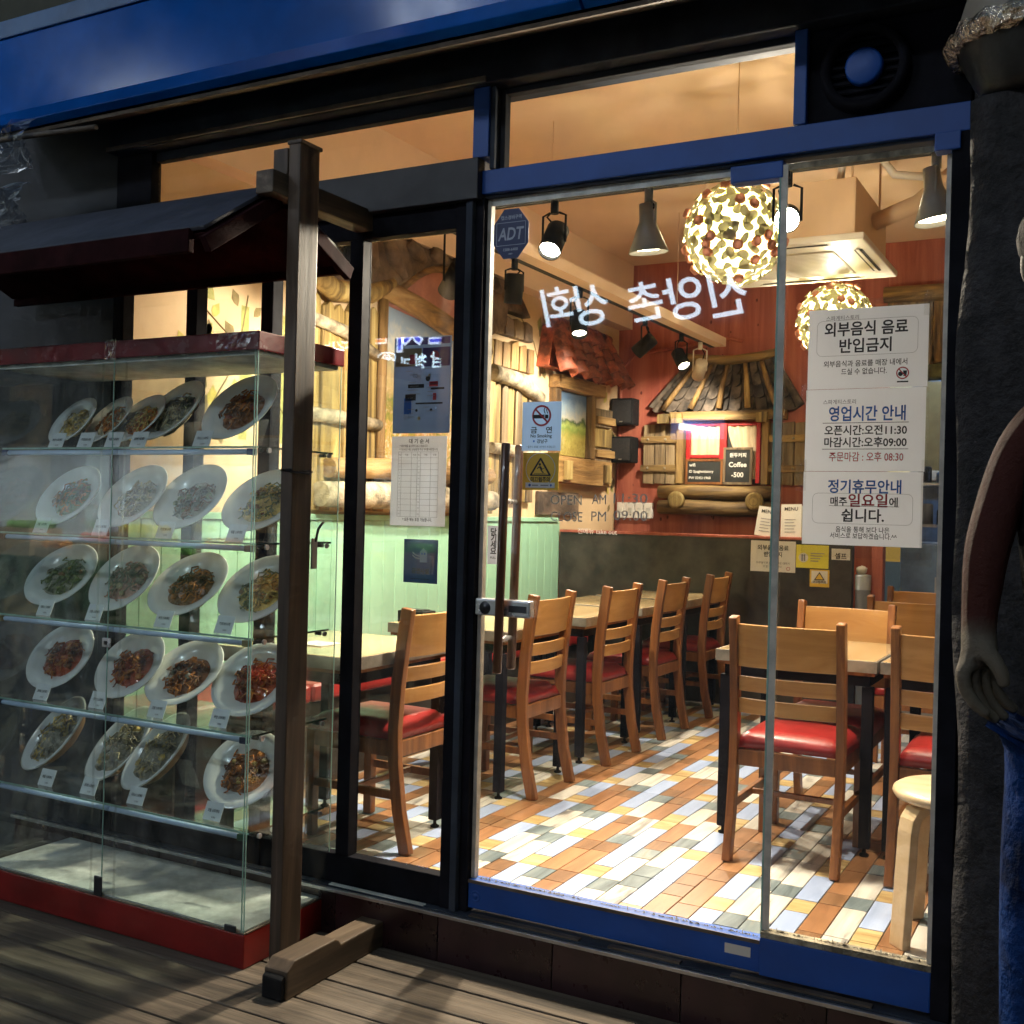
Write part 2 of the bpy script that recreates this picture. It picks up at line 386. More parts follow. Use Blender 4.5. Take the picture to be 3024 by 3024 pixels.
# ================================================================ ground, deck, step
st = struct(B(-60, 60, -60, 40, -.25, -.16).build('street', ASPH))
deck = struct(B(-5.2, 2.6, -3.4, -.062, -.15, -.03).build('deck', DECKGAP))
board = B(-5.2, 2.6, 0, .131, -.028, 0).build('board', DECK, deck, bevel=.003)
board.location.y = -.2
YB = [-.066-.131]
k = 0; y = -.066-.131-.0085
while y > -3.3:
    y -= .131; 
    piece(board, deck, (random.uniform(-.02, .02), y, random.uniform(-.0012, .0012))); y -= .0085
board.location.y = -.066-.131

FL = .14   # shop floor level
step = thing('threshold_step', 'dark maroon tiled step with a metal edge under the shop front', 'step', (-1.9, -.03, 0))
B(-3.7, .3, -.052, .06, -.12, .134).build('core', GROUT, step)
tl = B(-1.376, -.994, -.062, -.0525, -.1, .131)
tl0 = tl.build('tile', TILEDK, step, bevel=.0015)
for k in range(-6, 4):
    if k: piece(tl0, step, (k*.3855, 0, 0))
B(-3.7, .3, -.072, -.060, .1345, .146).build('edge_strip', STEEL, step, bevel=.002)
B(-3.7, .3, -.0595, .03, .1345, .1505).build('sill', NAVY, step, bevel=.002)
B(-2.18, -1.82, -.058, -.040, .1508, .1535).build('worn_strip', WHITEB, step)
for x0, x1, zz in ((-1.66, -1.30, 0), (-1.21, -1.0, .001), (-.86, -.5, 0)):
    B(x0, x1, -.056, -.036, .1508, .156+zz).build('edge_strip', BROWNEDGE, step)

# ================================================================ shell of the restaurant
XW, YB2, CZ = -3.45, 5.13, 3.30
B(XW-.2, 1.2, .03, YB2+1.2, FL-.12, FL-.012)
fl = struct(B(XW-.2, 1.2, .06, YB2+1.2, FL-.12, FL-.006).build('shop_floor', GROUT))
cl = struct(B(XW-.2, 1.2, .02, YB2+1.2, CZ, CZ+.1).build('ceiling', CEIL))
wl = struct(B(XW-.2, XW, .05, YB2+1.2, FL, CZ).build('wall_left', CREAM))
B(XW, XW+.11, .05, YB2, 2.80, CZ-.001).build('soffit', CEIL, wl)
wb = struct(B(XW, -1.42, YB2, YB2+.15, FL, CZ).build('wall_back', REDW))
B(-1.42, 1.0, YB2-.002, YB2+.15, 2.62, CZ).build('upper_panel', REDW, wb)
wr = struct(B(1.0, 1.2, .05, YB2+1.2, FL, CZ).build('wall_right', CREAM))
struct(B(-1.42, 1.0, YB2+1.1, YB2+1.2, FL, CZ).build('wall_kitchen', KITB))
# knots of the red plywood
kn = MB()
for i in range(70):
    x = random.uniform(-3.3, -1.5); z = random.uniform(1.3, 3.2)
    M = Matrix.Translation((x, YB2-.0015, z)) @ Matrix.Rotation(pi/2, 4, 'X')
    kn.lathe([(0, 0), (random.uniform(.006, .013), 0)], 8, M, sx=.7, sy=1.2)
kn.build('knot', paint('knot_brown', (.12, .02, .012), .6, .2, 9, 0), wb)
# mint green matchboard wainscot on the left wall
ws = B(XW, XW+.006, .06, 4.08, FL, 1.29).build('wainscot', paint('wainscot_groove', (.05, .10, .07), .8, 0, 4, 0), wl)
gb = B(XW+.0062, XW+.017, 0, .110, FL, 1.292).build('board', GREEN, ws, bevel=.002, seg=1)
gb.location.y = .07
for i in range(1, 36): piece(gb, ws, (0, .07+i*.1125, 0))
B(XW+.0062, XW+.03, .06, 4.08, 1.2925, 1.322).build('cap_rail', GREEN, ws, bevel=.004)
B(XW+.0175, XW+.026, .06, 4.08, FL, FL+.09).build('skirting', BLACK, ws)

# building front around the shop
fr = thing('building_front', 'dark building front around the lit shop window', 'building', (-1.9, .05, 0))
B(-6, -3.25, -.02, .03, -.1, 3.9).build('wall', NIGHTWALL, fr)
B(-3.25, -.3, -.005, .2, 2.76, 3.9).build('upper_wall', NIGHTWALL, fr)
B(-.32, 3.0, -.02, .25, -.1, 3.9).build('wall', NIGHTWALL, fr)
B(-3.25, -.3, -.075, .1, 2.625, 2.755).build('header_beam', NAVY, fr, bevel=.006)
B(-3.25, -1.66, -.085, -.076, 2.628, 2.643).build('trim', BROWNEDGE, fr)

# blue signboard over the front
sg = thing('blue_signboard', 'glossy blue signboard running over the shop front', 'signboard', (-1.6, -.2, 2.65))
pf = [(-.30, 2.668), (-.325, 2.685), (-.332, 2.72), (-.332, 2.985), (-.08, 2.985), (-.08, 2.764)]
MB().prism(pf, lambda a, b, d: Vector((d, a, b)), -3.75, -1.245).build('panel', BLUEG, sg, bevel=.003)
MB().prism(pf, lambda a, b, d: Vector((d, a, b)), -1.238, 1.6).build('panel', BLUEG, sg, bevel=.003)
MB().prism([(-.295, 2.662), (-.29, 2.652), (-.085, 2.735), (-.085, 2.757)], lambda a, b, d: Vector((d, a, b)), -3.74, 1.6).build('underside', BROWNEDGE, sg)
B(-3.75, 1.6, -.338, -.07, 2.988, 3.05).build('top_lip', paint('light_blue_lip', (.03, .10, .24), .4), sg, bevel=.004)
B(-3.9, 1.7, -.2, -.01, 3.055, 3.9).build('backing_wall', paint('olive_backing', (.04, .04, .025), .8), sg)

# ================================================================ storefront frame
sf = thing('storefront_frame', 'black and blue metal window frame of the shop front', 'window frame', (-1.9, 0, .15))
def fb(name, mat, *a, bev=.003): return B(*a).build(name, mat, sf, bevel=bev)
Y0, Y1 = -.032, .016
fb('jamb', BLACK, -1.776, -1.735, Y0-.006, Y1, .151, 2.30); fb('jamb', NAVY, -1.7345, -1.712, Y0-.018, Y1, .151, 2.30); fb('jamb', BLACK, -1.7115, -1.683, Y0, Y1, .151, 2.30)
fb('bottom_rail', BLACK, -2.489, -1.7765, Y0, Y1, .151, .243); fb('top_rail', BLACK, -2.489, -1.7765, Y0-.002, Y1, 2.215, 2.29)
fb('mullion', BLACK, -2.174, -2.124, Y0-.004, Y1-.002, .2435, 2.2145)
fb('mullion', BLACK, -2.541, -2.4895, Y0-.004, Y1, .151, 2.29)
fb('mullion', BLACK, -2.883, -2.833, Y0-.004, Y1, .245, 2.145)
fb('jamb', BLACK, -3.25, -3.197, Y0-.004, Y1, .151, 2.29)
fb('bottom_rail', BLACK, -3.1965, -2.5415, Y0, Y1, .151, .2445); fb('top_rail', BLACK, -3.1965, -2.5415, Y0-.001, Y1, 2.1455, 2.29)
fb('lintel', paint('lintel_dark', (.016, .014, .016), .5), -3.25, -1.69, Y0-.03, Y1+.03, 2.2905, 2.414)
fb('transom_jamb', BLACK, -3.25, -3.075, Y0, Y1, 2.4145, 2.6245)
fb('transom_mullion', BLUE, -1.716, -1.662, Y0-.02, Y1, 2.4145, 2.6245); fb('transom_mullion', NAVY, -1.6615, -1.645, Y0-.012, Y1, 2.379, 2.6245)
EDG = paint('grey_edge_strip', (.045, .048, .055), .85, spec=.03)
fb('transom_edge', EDG, -1.6445, -1.628, -.012, .02, 2.379, 2.6245)
fb('transom_edge', EDG, -1.6275, -.7555, -.012, .02, 2.607, 2.6245); fb('transom_edge', EDG, -3.0745, -1.7165, -.012, .02, 2.590, 2.6245)
fb('transom_bar', BLUE, -1.6885, -.325, Y0-.006, Y1, 2.308, 2.3785)
fb('transom_bar', NAVY, -1.683, -.325, Y0+.008, Y1+.002, 2.2985, 2.3075)
fb('transom_post', BLUE, -.755, -.722, Y0-.012, Y1, 2.379, 2.6245)
fb('jamb', BLACK, -.366, -.322, Y0-.01, Y1, .151, 2.3075)
fb('corner_bracket', BLUE, -.405, -.345, Y0-.02, -.0105+.002, 2.262, 2.3075)
def pane(x0, x1, z0, z1, y=.004, par=None): return B(x0, x1, y, y+.008, z0, z1).build('pane', GL, par or sf)
pane(-3.197, -2.883, .2445, 2.1455); pane(-2.833, -2.541, .2445, 2.1455); pane(-2.4895, -2.174, .2435, 2.2145); pane(-2.124, -1.7765, .2435, 2.2145)
pane(-3.0745, -1.7165, 2.4145, 2.59); pane(-1.628, -.7555, 2.379, 2.607)

# glass door with blue kick plate
dr = thing('glass_door', 'frameless glass door with blue kick plate and two dark wooden pull bars', 'door', (-1.24, 0, .165))
B(-1.681, -.793, -.004, .006, .2505, 2.2975).build('pane', GL, dr)
B(-1.681, -.791, -.026, .022, .165, .250).build('kick_plate', BLUE, dr, bevel=.003)
B(-1.681, -.791, -.029, -.0265, .2405, .2505).build('weather_strip', BROWNEDGE, dr)
B(-.925, -.782, -.026, .02, 2.252, 2.2975).build('patch_fitting', BLUE, dr, bevel=.004)
B(-1.6815, -1.669, -.010, .012, .251, 2.2975).build('edge_strip', PLASTIC, dr)
B(-.796, -.7905, -.008, .010, .251, 2.25).build('edge_strip', GLE, dr)
B(-1.67, -.93, -.0065, -.0045, 2.277, 2.2975).build('edge_strip', WHITEB, dr)
M = Matrix.Translation((-1.655, -.0265, .203)) @ Matrix.Rotation(pi/2, 4, 'X')
MB().lathe([(0, .003), (.006, .003), (.007, .001), (.013, .001), (.015, .003), (.017, 0)], 20, M).build('floor_lock', BLUE, dr)
B(-.885, -.815, -.0275, -.0265, .2, .226).build('label_remnant', PAPERW, dr)
for px0, py0, px1, py1, yy in ((1494, 1312, 1468, 1985, -.055), (1534, 1318, 1509, 1972, .06)):
    a, b = onY(px0, py0, yy), onY(px1, py1, yy)
    bar = MB().tube([a+Vector((0, 0, .004)), a, b, b-Vector((0, 0, .004))], [.010, .0135, .0135, .010], 14).build('pull_bar', HANDLEW, dr)
    for t in (.25, .86):
        c = a.lerp(b, t); MB().tube([c, (c.x, .0 if yy > 0 else -.004, c.z)], .007, 10).build('standoff', CHROME, bar)
a, b = onY(1405, 1765, -.03), onY(1566, 1832, -.03)
lk = B(a.x, b.x, -.034, -.0045, b.z+.004, a.z).build('lock_case', CHROME, dr, bevel=.006)
M = Matrix.Translation((a.x+.035, -.0345, (a.z+b.z)/2)) @ Matrix.Rotation(pi/2, 4, 'X')
MB().lathe([(0, .004), (.008, .004), (.010, .001), (.016, .003), (.019, 0)], 24, M).build('keyhole', DKMETAL, lk)
B(b.x-.07, b.x-.012, -.0365, -.0342, b.z+.02, a.z-.016).build('slot_plate', DKMETAL, lk)

# fixed glass sidelight right of the door
sd = thing('glass_sidelight', 'narrow fixed glass panel right of the door with blue kick plate', 'window', (-.58, 0, .165))
B(-.786, -.3665, -.020, -.010, .2785, 2.286).build('pane', GL, sd)
B(-.789, -.3665, -.038, .012, .164, .262).build('kick_plate', BLUE, sd, bevel=.003)
B(-.787, -.3665, -.036, .0, .2625, .278).build('glazing_strip', BIRCHLOG, sd)
B(-.791, -.7865, -.024, -.008, .2625, 2.286).build('edge_strip', GLE, sd)
B(-.7865, -.769, -.0235, -.0202, .28, 2.285).build('edge_strip', PLASTIC, sd)
B(-.3785, -.3668, -.0235, -.0202, .2785, 2.26).build('edge_strip', PLASTIC, sd)
B(-.776, -.41, -.0222, -.0202, 2.27, 2.286).build('edge_strip', BIRCHLOG, sd)

# extractor fan above the sidelight
fan = thing('extractor_fan', 'black extractor fan with a round blue hub set above the sidelight', 'fan', (-.52, 0, 2.51))
c = Vector((-.578, -.03, 2.50)); R90 = Matrix.Rotation(pi/2, 4, 'X')
B(-.7215, -.325, -.022, .06, 2.379, 2.6245).build('housing', BLACK, fan, bevel=.004)
MB().lathe([(.085, .0), (.085, .03), (.098, .035), (.108, .03), (.112, 0)], 32, Matrix.Translation((c.x, -.022, c.z)) @ R90).build('rim', BLACK, fan)
MB().lathe([(0, .034), (.040, .034), (.046, .031), (.047, .012)], 28, Matrix.Translation((c.x, -.022, c.z)) @ R90).build('hub', BLUE, fan)
for i in range(8):
    zz = c.z-.075+i*.0215; hw = math.sqrt(max(.0, .088**2-(zz-c.z)**2))
    B(c.x-hw, c.x+hw, -.036, -.031, zz-.003, zz+.003).build('grille_bar', BLACK, fan)

# rough dark pillar at the right of the front
def pil():
    m = MB(); rnd = random.Random(3); nx, nz = 22, 60
    def P(u, v):
        x = -.318+u*.62; z = 2.34*v; e = min(u, .5)/.5
        y = -.17+.03*(1-min(1, u*9))**2 + .006*sin(17*u+9*v)+.005*sin(31*v-5*u)+rnd.uniform(-.006, .006)
        x += .012*sin(v*7)+.006*sin(v*23) if u < .1 else 0
        return Vector((x, y, z))
    m.grid(P, nx, nz); g = m.v[:]
    m.box(-.30, .30, -.13, -.021, 0, 2.335)
    # close the sides
    for i in range(nz):
        a, b = g[i*(nx+1)], g[(i+1)*(nx+1)]
        m.add([a, b, (b.x+.004, -.021, b.z), (a.x+.004, -.021, a.z)], [(0, 1, 2, 3)], True)
    t = [g[nz*(nx+1)+i] for i in range(nx+1)]
    for i in range(nx): m.add([t[i], t[i+1], (t[i+1].x, -.021, 2.34), (t[i].x, -.021, 2.34)], [(0, 1, 2, 3)])
    return m
tag(pil().build('stucco_pillar', STUCCO), 'rough dark stucco pillar at the right edge of the shop front', 'pillar')

# dark pot with foil rim and a pale dome on the pillar
pot = thing('foil_rimmed_pot', 'dark ribbed pot with crumpled foil rim and pale domed lid on the pillar', 'pot', (-.175, -.10, 2.342))
T = Matrix.Translation((-.175, -.10, 2.342))
pr = [(0, 0), (.105, 0)]
for i in range(9): zz = .008+i*.0125; pr += [(.108+.064*(zz/.108)**.8+(.003 if i % 2 else 0), zz)]
pr += [(.176, .116)]
MB().lathe(pr, 36, T).build('body', POTM, pot)
fm = MB(); rnd = random.Random(5)
for i in range(60):
    for j in range(6):
        an, ph = 2*pi*i/60, 2*pi*j/6; r = .020+rnd.uniform(-.007, .007)
        fm.v.append(T @ Vector(((.185+r*cos(ph))*cos(an), (.185+r*cos(ph))*sin(an), .130+1.2*r*sin(ph))))
for i in range(60):
    for j in range(6): fm.f.append([i*6+j, ((i+1) % 60)*6+j, ((i+1) % 60)*6+(j+1) % 6, i*6+(j+1) % 6]); fm.sm.append(False); fm.mi.append(0)
fm.build('foil_rim', FOIL, pot)
MB().lathe([(.172, .13), (.172, .19), (.150, .27), (.09, .32), (0, .335)], 36, T).build('dome', POTL, pot)

# peeled white residue along the bottom of the door glass
def residue(par, x0, x1, z0, y, n, seed):
    rnd = random.Random(seed); m = MB()
    for i in range(n):
        x = x0+(x1-x0)*rnd.random(); w_ = rnd.uniform(.001, .006); h_ = rnd.uniform(.001, .007)*(1 if rnd.random() < .85 else 2)
        m.add([(x-w_, y, z0), (x+w_, y, z0), (x+w_*.3, y, z0+h_), (x-w_*.4, y, z0+h_*.8)], [(0, 1, 2, 3)])
    o = m.build('residue', paper('residue_%d' % seed, (.55, .50, .42), .4), par); o['kind'] = 'stuff'
residue(dr, -1.67, -.80, .2506, -.0052, 120, 1); residue(sd, -.775, -.38, .2788, -.0212, 90, 2)
# ================================================================ printed floor tiles
def tilemat(name, stops, axis=1, scale=10, stretch=.12, rough=.3):
    return wood(name, stops, axis, scale, stretch, rough, .05, .05, .1, 1.5)
TO = tilemat('orange_tile', [(.2, (.23, .108, .048)), (.55, (.325, .158, .070)), (.85, (.40, .21, .10))])
TBR = tilemat('brown_tile', [(.2, (.15, .075, .034)), (.55, (.23, .12, .056)), (.85, (.31, .175, .085))])
TB = tilemat('blue_grey_tile', [(.2, (.29, .37, .55)), (.6, (.36, .44, .63)), (.9, (.42, .50, .68))])
TW = tilemat('white_streaked_tile', [(.22, (.20, .19, .18)), (.40, (.55, .52, .46)), (.7, (.70, .67, .60))])
TT = tilemat('teal_grey_tile', [(.2, (.08, .10, .11)), (.45, (.15, .19, .20)), (.7, (.23, .27, .27)), (.9, (.26, .19, .12))])
TY = tilemat('yellow_tile', [(.25, (.34, .22, .09)), (.55, (.52, .38, .17)), (.85, (.62, .49, .28))], 0, 14)
TM = [TO, TBR, TB, TW, TT, TY]
TWD, TLG, TSH = .0765, .266, .117
g = .0017
def tm(i):
    m = B(g, TWD-g, g, (TLG if i in (0, 2, 3) else TSH)-g, -.006, .0).mesh('tile', bevel=.0009, seg=1); m.materials.append(TM[i]); return m
TMESH = [tm(i) for i in range(6)]
rest = MB(); cand = []
for kc in range(-8, 8):
    x0 = -1.641+kc*3*TWD; rr = random.Random(kc*7+3)
    oy = {-1: .515-.01, 0: .515, 1: .600, 2: .43}.get(kc, rr.uniform(.4, .78))
    for kt in range(-3, 12):
        ty = oy+kt*.3845; flip = (kc % 2 == 1) ^ (rr.random() < .25)
        cols = [(0, 1), (5, 2), (3, 4)]
        if flip: cols = [(b, a) for a, b in reversed(cols)] if rr.random() < .4 else list(reversed(cols))
        for c3, (a, b) in enumerate(cols):
            yy = ty
            for t in (a, b):
                L = TLG if t in (0, 2, 3) else TSH
                cand.append((x0+c3*TWD, yy, t, L)); yy += L+.0008
near = []
for x, y, t, L in cand:
    if y < .062 or y+L > 4.095 or x < -3.2 or x > 0: continue
    r = (x+TWD/2)/(y+L/2+2.9)
    vis = -.74 < r < -.10
    near.append((not vis, (x*x+(y+2.9)**2), x, y, t, L))
near.sort()
for i, (nv, d, x, y, t, L) in enumerate(near):
    if i < 300 and not nv:
        o = link('tile', TMESH[t], fl); o.location = (x, y, FL+random.uniform(-.0004, .0004))
    else:
        rest.box(x+g, x+TWD-g, y+g, y+L-g, FL-.006, FL, mi=t)
ro = rest.build('far_tiles', TM, fl); ro['kind'] = 'stuff'

# ================================================================ left wall: cottage reliefs
LW = lambda a, b, d: Vector((XW+d, a, b))
ca = thing('cottage_relief', 'sculpted cottage front with pink dormer and yellow planks on the left wall', 'wall relief', (XW, 2.1, 1.33))
def lp(name, mat, poly, d0=.001, d1=.05, par=None, bev=.006): return MB().prism(poly, LW, d0, d1).build(name, mat, par or ca, bevel=bev)
arch = [(1.96+.98*i/12, 2.51+.262*sin(pi*i/12)-.12*i/12) for i in range(13)]
lp('roof', ROOFBR, [(1.15, 2.795), (1.15, 2.50), (1.45, 2.40), (1.75, 2.47), (1.88, 2.545), (1.95, 2.53)]+[(a, b+.012) for a, b in arch[1:-1]]+[(2.95, 2.42), (3.12, 2.50), (3.2, 2.795)], .001, .10, bev=.02)
for i in range(9):
    y0 = 1.2+i*.21; z1 = 2.79-random.uniform(0, .03)
    zl = 2.52 if y0 < 1.9 else 2.64+.07*sin(pi*min(1, max(0, (y0-2.02)/.86)))
    MB().tube([LW(y0+random.uniform(-.05, .05), z1, .10), LW(y0+.03, (zl+z1)/2+.03, .115), LW(y0+.1+random.uniform(0, .06), min(zl+.07, 2.76), .105)], [.03, .045, .02], 8).build('roof_fold', ROOFBR, ca)
lp('dormer_wall', PINK, arch+[(2.92, 2.36), (1.98, 2.44)], .001, .075)
MB().tube([LW(a, b, .085) for a, b in arch], .022, 8).build('dormer_arch', LOGY, ca)
MB().tube([LW(1.84, 2.51, .07), LW(2.15, 2.462, .085), LW(2.5, 2.40, .085), LW(2.93, 2.325, .07)], [.05, .056, .058, .05], 12).build('beam_log', LOGY, ca)
pts = [LW(1.10, 2.50, .09), LW(1.4, 2.41, .10), LW(1.7, 2.45, .10), LW(1.9, 2.54, .09)]
MB().tube(pts, [.04, .055, .05, .03], 10).build('eave_roll', PLANKV, ca)
for i in range(6):
    y0 = 1.30+i*.093; top = 2.40+random.uniform(-.05, .03)
    lp('plank', PLANKV, [(y0, 1.34), (y0+.085, 1.34), (y0+.085, top-.02), (y0+.055, top+random.uniform(0, .03)), (y0+.02, top-random.uniform(0, .03)), (y0, top-.03)], .001, .03+.01*(i % 2), bev=.005)
MB().tube([LW(1.20, 1.80, .05), LW(1.5, 1.805, .055), LW(1.855, 1.79, .05)], [.034, .036, .033], 12).build('birch_log', BIRCHLOG, ca)
MB().tube([LW(1.25, 2.27, .05), LW(1.55, 2.235, .055), LW(1.83, 2.15, .05)], [.03, .032, .03], 12).build('birch_log', BIRCHLOG, ca)
MB().tube([LW(1.875, 1.34, .05), LW(1.87, 1.9, .055), LW(1.88, 2.46, .05)], .026, 10).build('post_log', LOGV, ca)
def picture(name, zlo, zhi, kind):
    m, nt, b = _new(name)
    t = nt.nodes.new('ShaderNodeTexCoord'); sp = nt.nodes.new('ShaderNodeSeparateXYZ'); nt.links.new(t.outputs['Object'], sp.inputs[0])
    mr = nt.nodes.new('ShaderNodeMapRange'); mr.inputs[1].default_value = zlo; mr.inputs[2].default_value = zhi; nt.links.new(sp.outputs[2], mr.inputs[0])
    n = _noise(nt, t.outputs['Object'], 7, 5, .6, .6); n2 = _noise(nt, t.outputs['Object'], 26, 4, .7, 1)
    ad = nt.nodes.new('ShaderNodeMath'); ad.operation = 'MULTIPLY_ADD'; ad.inputs[1].default_value = .5; nt.links.new(n, ad.inputs[0]); nt.links.new(mr.outputs[0], ad.inputs[2])
    sb = nt.nodes.new('ShaderNodeMath'); sb.operation = 'SUBTRACT'; sb.inputs[1].default_value = .25; nt.links.new(ad.outputs[0], sb.inputs[0])
    if kind == 'garden':
        c = _ramp(nt, sb.outputs[0], [(.05, (.16, .11, .03)), (.22, (.36, .27, .05)), (.38, (.10, .17, .04)), (.52, (.50, .38, .20)), (.66, (.28, .26, .16)), (.78, (.52, .50, .42)), (.92, (.24, .33, .45))])
        fl_ = _ramp(nt, n2, [(.3, (.06, .10, .02)), (.46, (.30, .26, .05)), (.56, (.62, .30, .16)), (.62, (.70, .66, .55)), (.72, (.20, .30, .10))])
    else:
        c = _ramp(nt, sb.outputs[0], [(.05, (.30, .17, .04)), (.25, (.42, .34, .08)), (.42, (.20, .30, .06)), (.50, (.36, .44, .12)), (.58, (.05, .10, .04)), (.64, (.52, .52, .44)), (.8, (.28, .40, .52)), (.95, (.12, .22, .38))])
        fl_ = _ramp(nt, n2, [(.35, (.24, .20, .05)), (.55, (.45, .40, .10)), (.7, (.58, .46, .2))])
    lt = nt.nodes.new('ShaderNodeMapRange'); lt.inputs[1].default_value = .62 if kind == 'garden' else .45; lt.inputs[2].default_value = .2; lt.inputs['To Max'].default_value = .75; nt.links.new(mr.outputs[0], lt.inputs[0])
    mx = nt.nodes.new('ShaderNodeMixRGB'); nt.links.new(lt.outputs[0], mx.inputs[0]); nt.links.new(c, mx.inputs[1]); nt.links.new(fl_, mx.inputs[2])
    nt.links.new(mx.outputs[0], b.inputs['Base Color']); b.inputs['Roughness'].default_value = .6
    return m
lp('painted_garden', picture('painted_garden', 1.62-1.33, 2.42-1.33, 'garden'), [(1.91, 1.60), (2.84, 1.60), (2.84, 2.36), (1.91, 2.47)], .001, .012, bev=0)
for y0 in (2.86, 2.95, 3.04): lp('plank', PLANKV, [(y0, 1.34), (y0+.082, 1.34), (y0+.082, 2.40), (y0+.03, 2.43), (y0, 2.37)], .001, .035)
MB().tube([LW(1.42, 1.55, .07), LW(1.9, 1.565, .08), LW(2.4, 1.555, .08), LW(3.0, 1.57, .07)], [.050, .056, .054, .05], 14).build('sill_log', LOGY, ca)
MB().tube([LW(1.36, 1.42, .07), LW(1.9, 1.425, .09), LW(2.5, 1.415, .09), LW(3.05, 1.42, .07)], [.062, .072, .070, .06], 14).build('sill_log', BIRCHLOG, ca)
for i in range(4): lp('plaster_drip', CREAM, [(1.0+i*.09, 1.33), (1.06+i*.09, 1.33), (1.05+i*.09, 1.55+.06*(i % 2)), (1.01+i*.09, 1.6)], .001, .012)

# second relief: log shutter between the cottages
lsh = thing('log_shutter_relief', 'weathered plank shutter with pale birch rails on the left wall', 'wall relief', (XW, 3.4, 1.7))
for i in range(6):
    y0 = 3.12+i*.09; lp('plank', PLANKG if i % 2 else PLANKV, [(y0, 1.42), (y0+.08, 1.42), (y0+.08, 2.14), (y0+.05, 2.17), (y0, 2.13)], .001, .03+.008*(i % 2), lsh)
MB().tube([LW(3.05, 2.22, .05), LW(3.4, 2.20, .06), LW(3.70, 2.12, .05)], [.05, .055, .045], 12).build('birch_log', BIRCHLOG, lsh)
MB().tube([LW(3.05, 1.75, .05), LW(3.4, 1.745, .06), LW(3.68, 1.74, .05)], [.035, .04, .035], 12).build('birch_log', BIRCHLOG, lsh)
for i in range(5):
    y0 = 3.08+i*.11; lp('short_plank', LOGV, [(y0, 2.27), (y0+.1, 2.27), (y0+.095, 2.42+random.uniform(0, .05)), (y0+.01, 2.43)], .001, .045, lsh)
for i in range(4):
    y0 = 3.06+i*.13; lp('stone', [PLANKG, ROOFBR][i % 2], [(y0, 2.47), (y0+.12, 2.47), (y0+.11, 2.58), (y0+.02, 2.60)], .001, .06, lsh, .015)
lp('roof_corner', ROOFDK, [(3.02, 2.62), (3.50, 2.62), (3.30, 2.79), (3.02, 2.79)], .001, .08, lsh, .015)

# third relief: terracotta tiled window
cb = thing('tiled_window_relief', 'sculpted window with orange clay tile roof and landscape painting on the left wall', 'wall relief', (XW, 4.3, 1.55))
def cp(name, mat, poly, d0=.001, d1=.05, bev=.006): return lp(name, mat, poly, d0, d1, cb, bev)
cp('roof_back', ORTILE, [(3.72, 2.34), (4.86, 2.34), (4.70, 2.64), (3.80, 2.64)], .001, .10)
tv = MB()
for e0 in (0,):
    def half(r0, r1, z0, z1):
        out = []
        for (r, z) in ((r0, z0), (r1, z1)): out.append([Vector((r*sin(pi*q/10), -r*cos(pi*q/10), z)) for q in range(11)])
        return out
    a_, b_ = half(.066, .088, 0, -.150); c_, d_ = half(.048, .070, 0, -.150)
    for q in range(10):
        tv.add([a_[q], a_[q+1], b_[q+1], b_[q]], [(0, 1, 2, 3)], True); tv.add([c_[q], c_[q+1], d_[q+1], d_[q]], [(3, 2, 1, 0)], True); tv.add([b_[q], b_[q+1], d_[q+1], d_[q]], [(0, 1, 2, 3)])
tvm = tv.mesh('roof_tile'); tvm.materials.append(ORTILE)
for r in range(4):
    z = 2.665-r*.082; n = 6; w0 = .90+.085*r
    for i in range(n):
        o = link('roof_tile', tvm, cb); yc = 4.27+(i-(n-1)/2)*w0/n
        o.location = Vector((XW+.045+.034*r, yc, z))-WL[cb.name]; o.rotation_euler = ((i-2.5)*.07+random.uniform(-.05, .05), -.42+random.uniform(-.05, .05), 0)
for i in range(7):
    MB().tube([LW(3.78+i*.14, 2.655+random.uniform(-.01, .01), .08), LW(3.78+i*.14+.13, 2.66, .08)], [.042, .034], 10).build('ridge_tile', ORTILE, cb)
cp('lintel', LOGY, [(3.92, 2.22), (4.70, 2.22), (4.70, 2.31), (3.92, 2.31)], .001, .09)
cp('frame_post', LOGV, [(3.93, 1.76), (4.01, 1.76), (4.01, 2.22), (3.93, 2.22)], .001, .06); cp('frame_post', LOGV, [(4.52, 1.76), (4.60, 1.76), (4.60, 2.22), (4.52, 2.22)], .001, .06)
cp('landscape_painting', picture('painted_landscape', 1.76-1.55, 2.2-1.55, 'land'), [(4.012, 1.765), (4.518, 1.765), (4.518, 2.218), (4.012, 2.218)], .001, .014, 0)
for i in range(4):
    z0 = 1.56+i*.15; cp('shutter_plank', PLANKV if i % 2 == 0 else PLANKG, [(4.64, z0), (4.95, z0), (4.95, z0+.14), (4.64, z0+.135)], .001, .04)
for z0 in (2.03, 1.78): cp('shutter_band', LOGY, [(4.63, z0), (4.96, z0), (4.96, z0+.06), (4.63, z0+.055)], .042, .065)
cp('sill_board', LOGY, [(3.90, 1.57), (4.82, 1.56), (4.83, 1.745), (3.91, 1.75)], .001, .10)
for y0 in (3.98, 4.66): cp('peg', PLANKV, [(y0, 1.585), (y0+.10, 1.585), (y0+.10, 1.72), (y0, 1.72)], .102, .13)
cp('stone', ROOFBR, [(3.76, 1.34), (4.4, 1.34), (4.4, 1.50), (3.76, 1.5)], .001, .03)

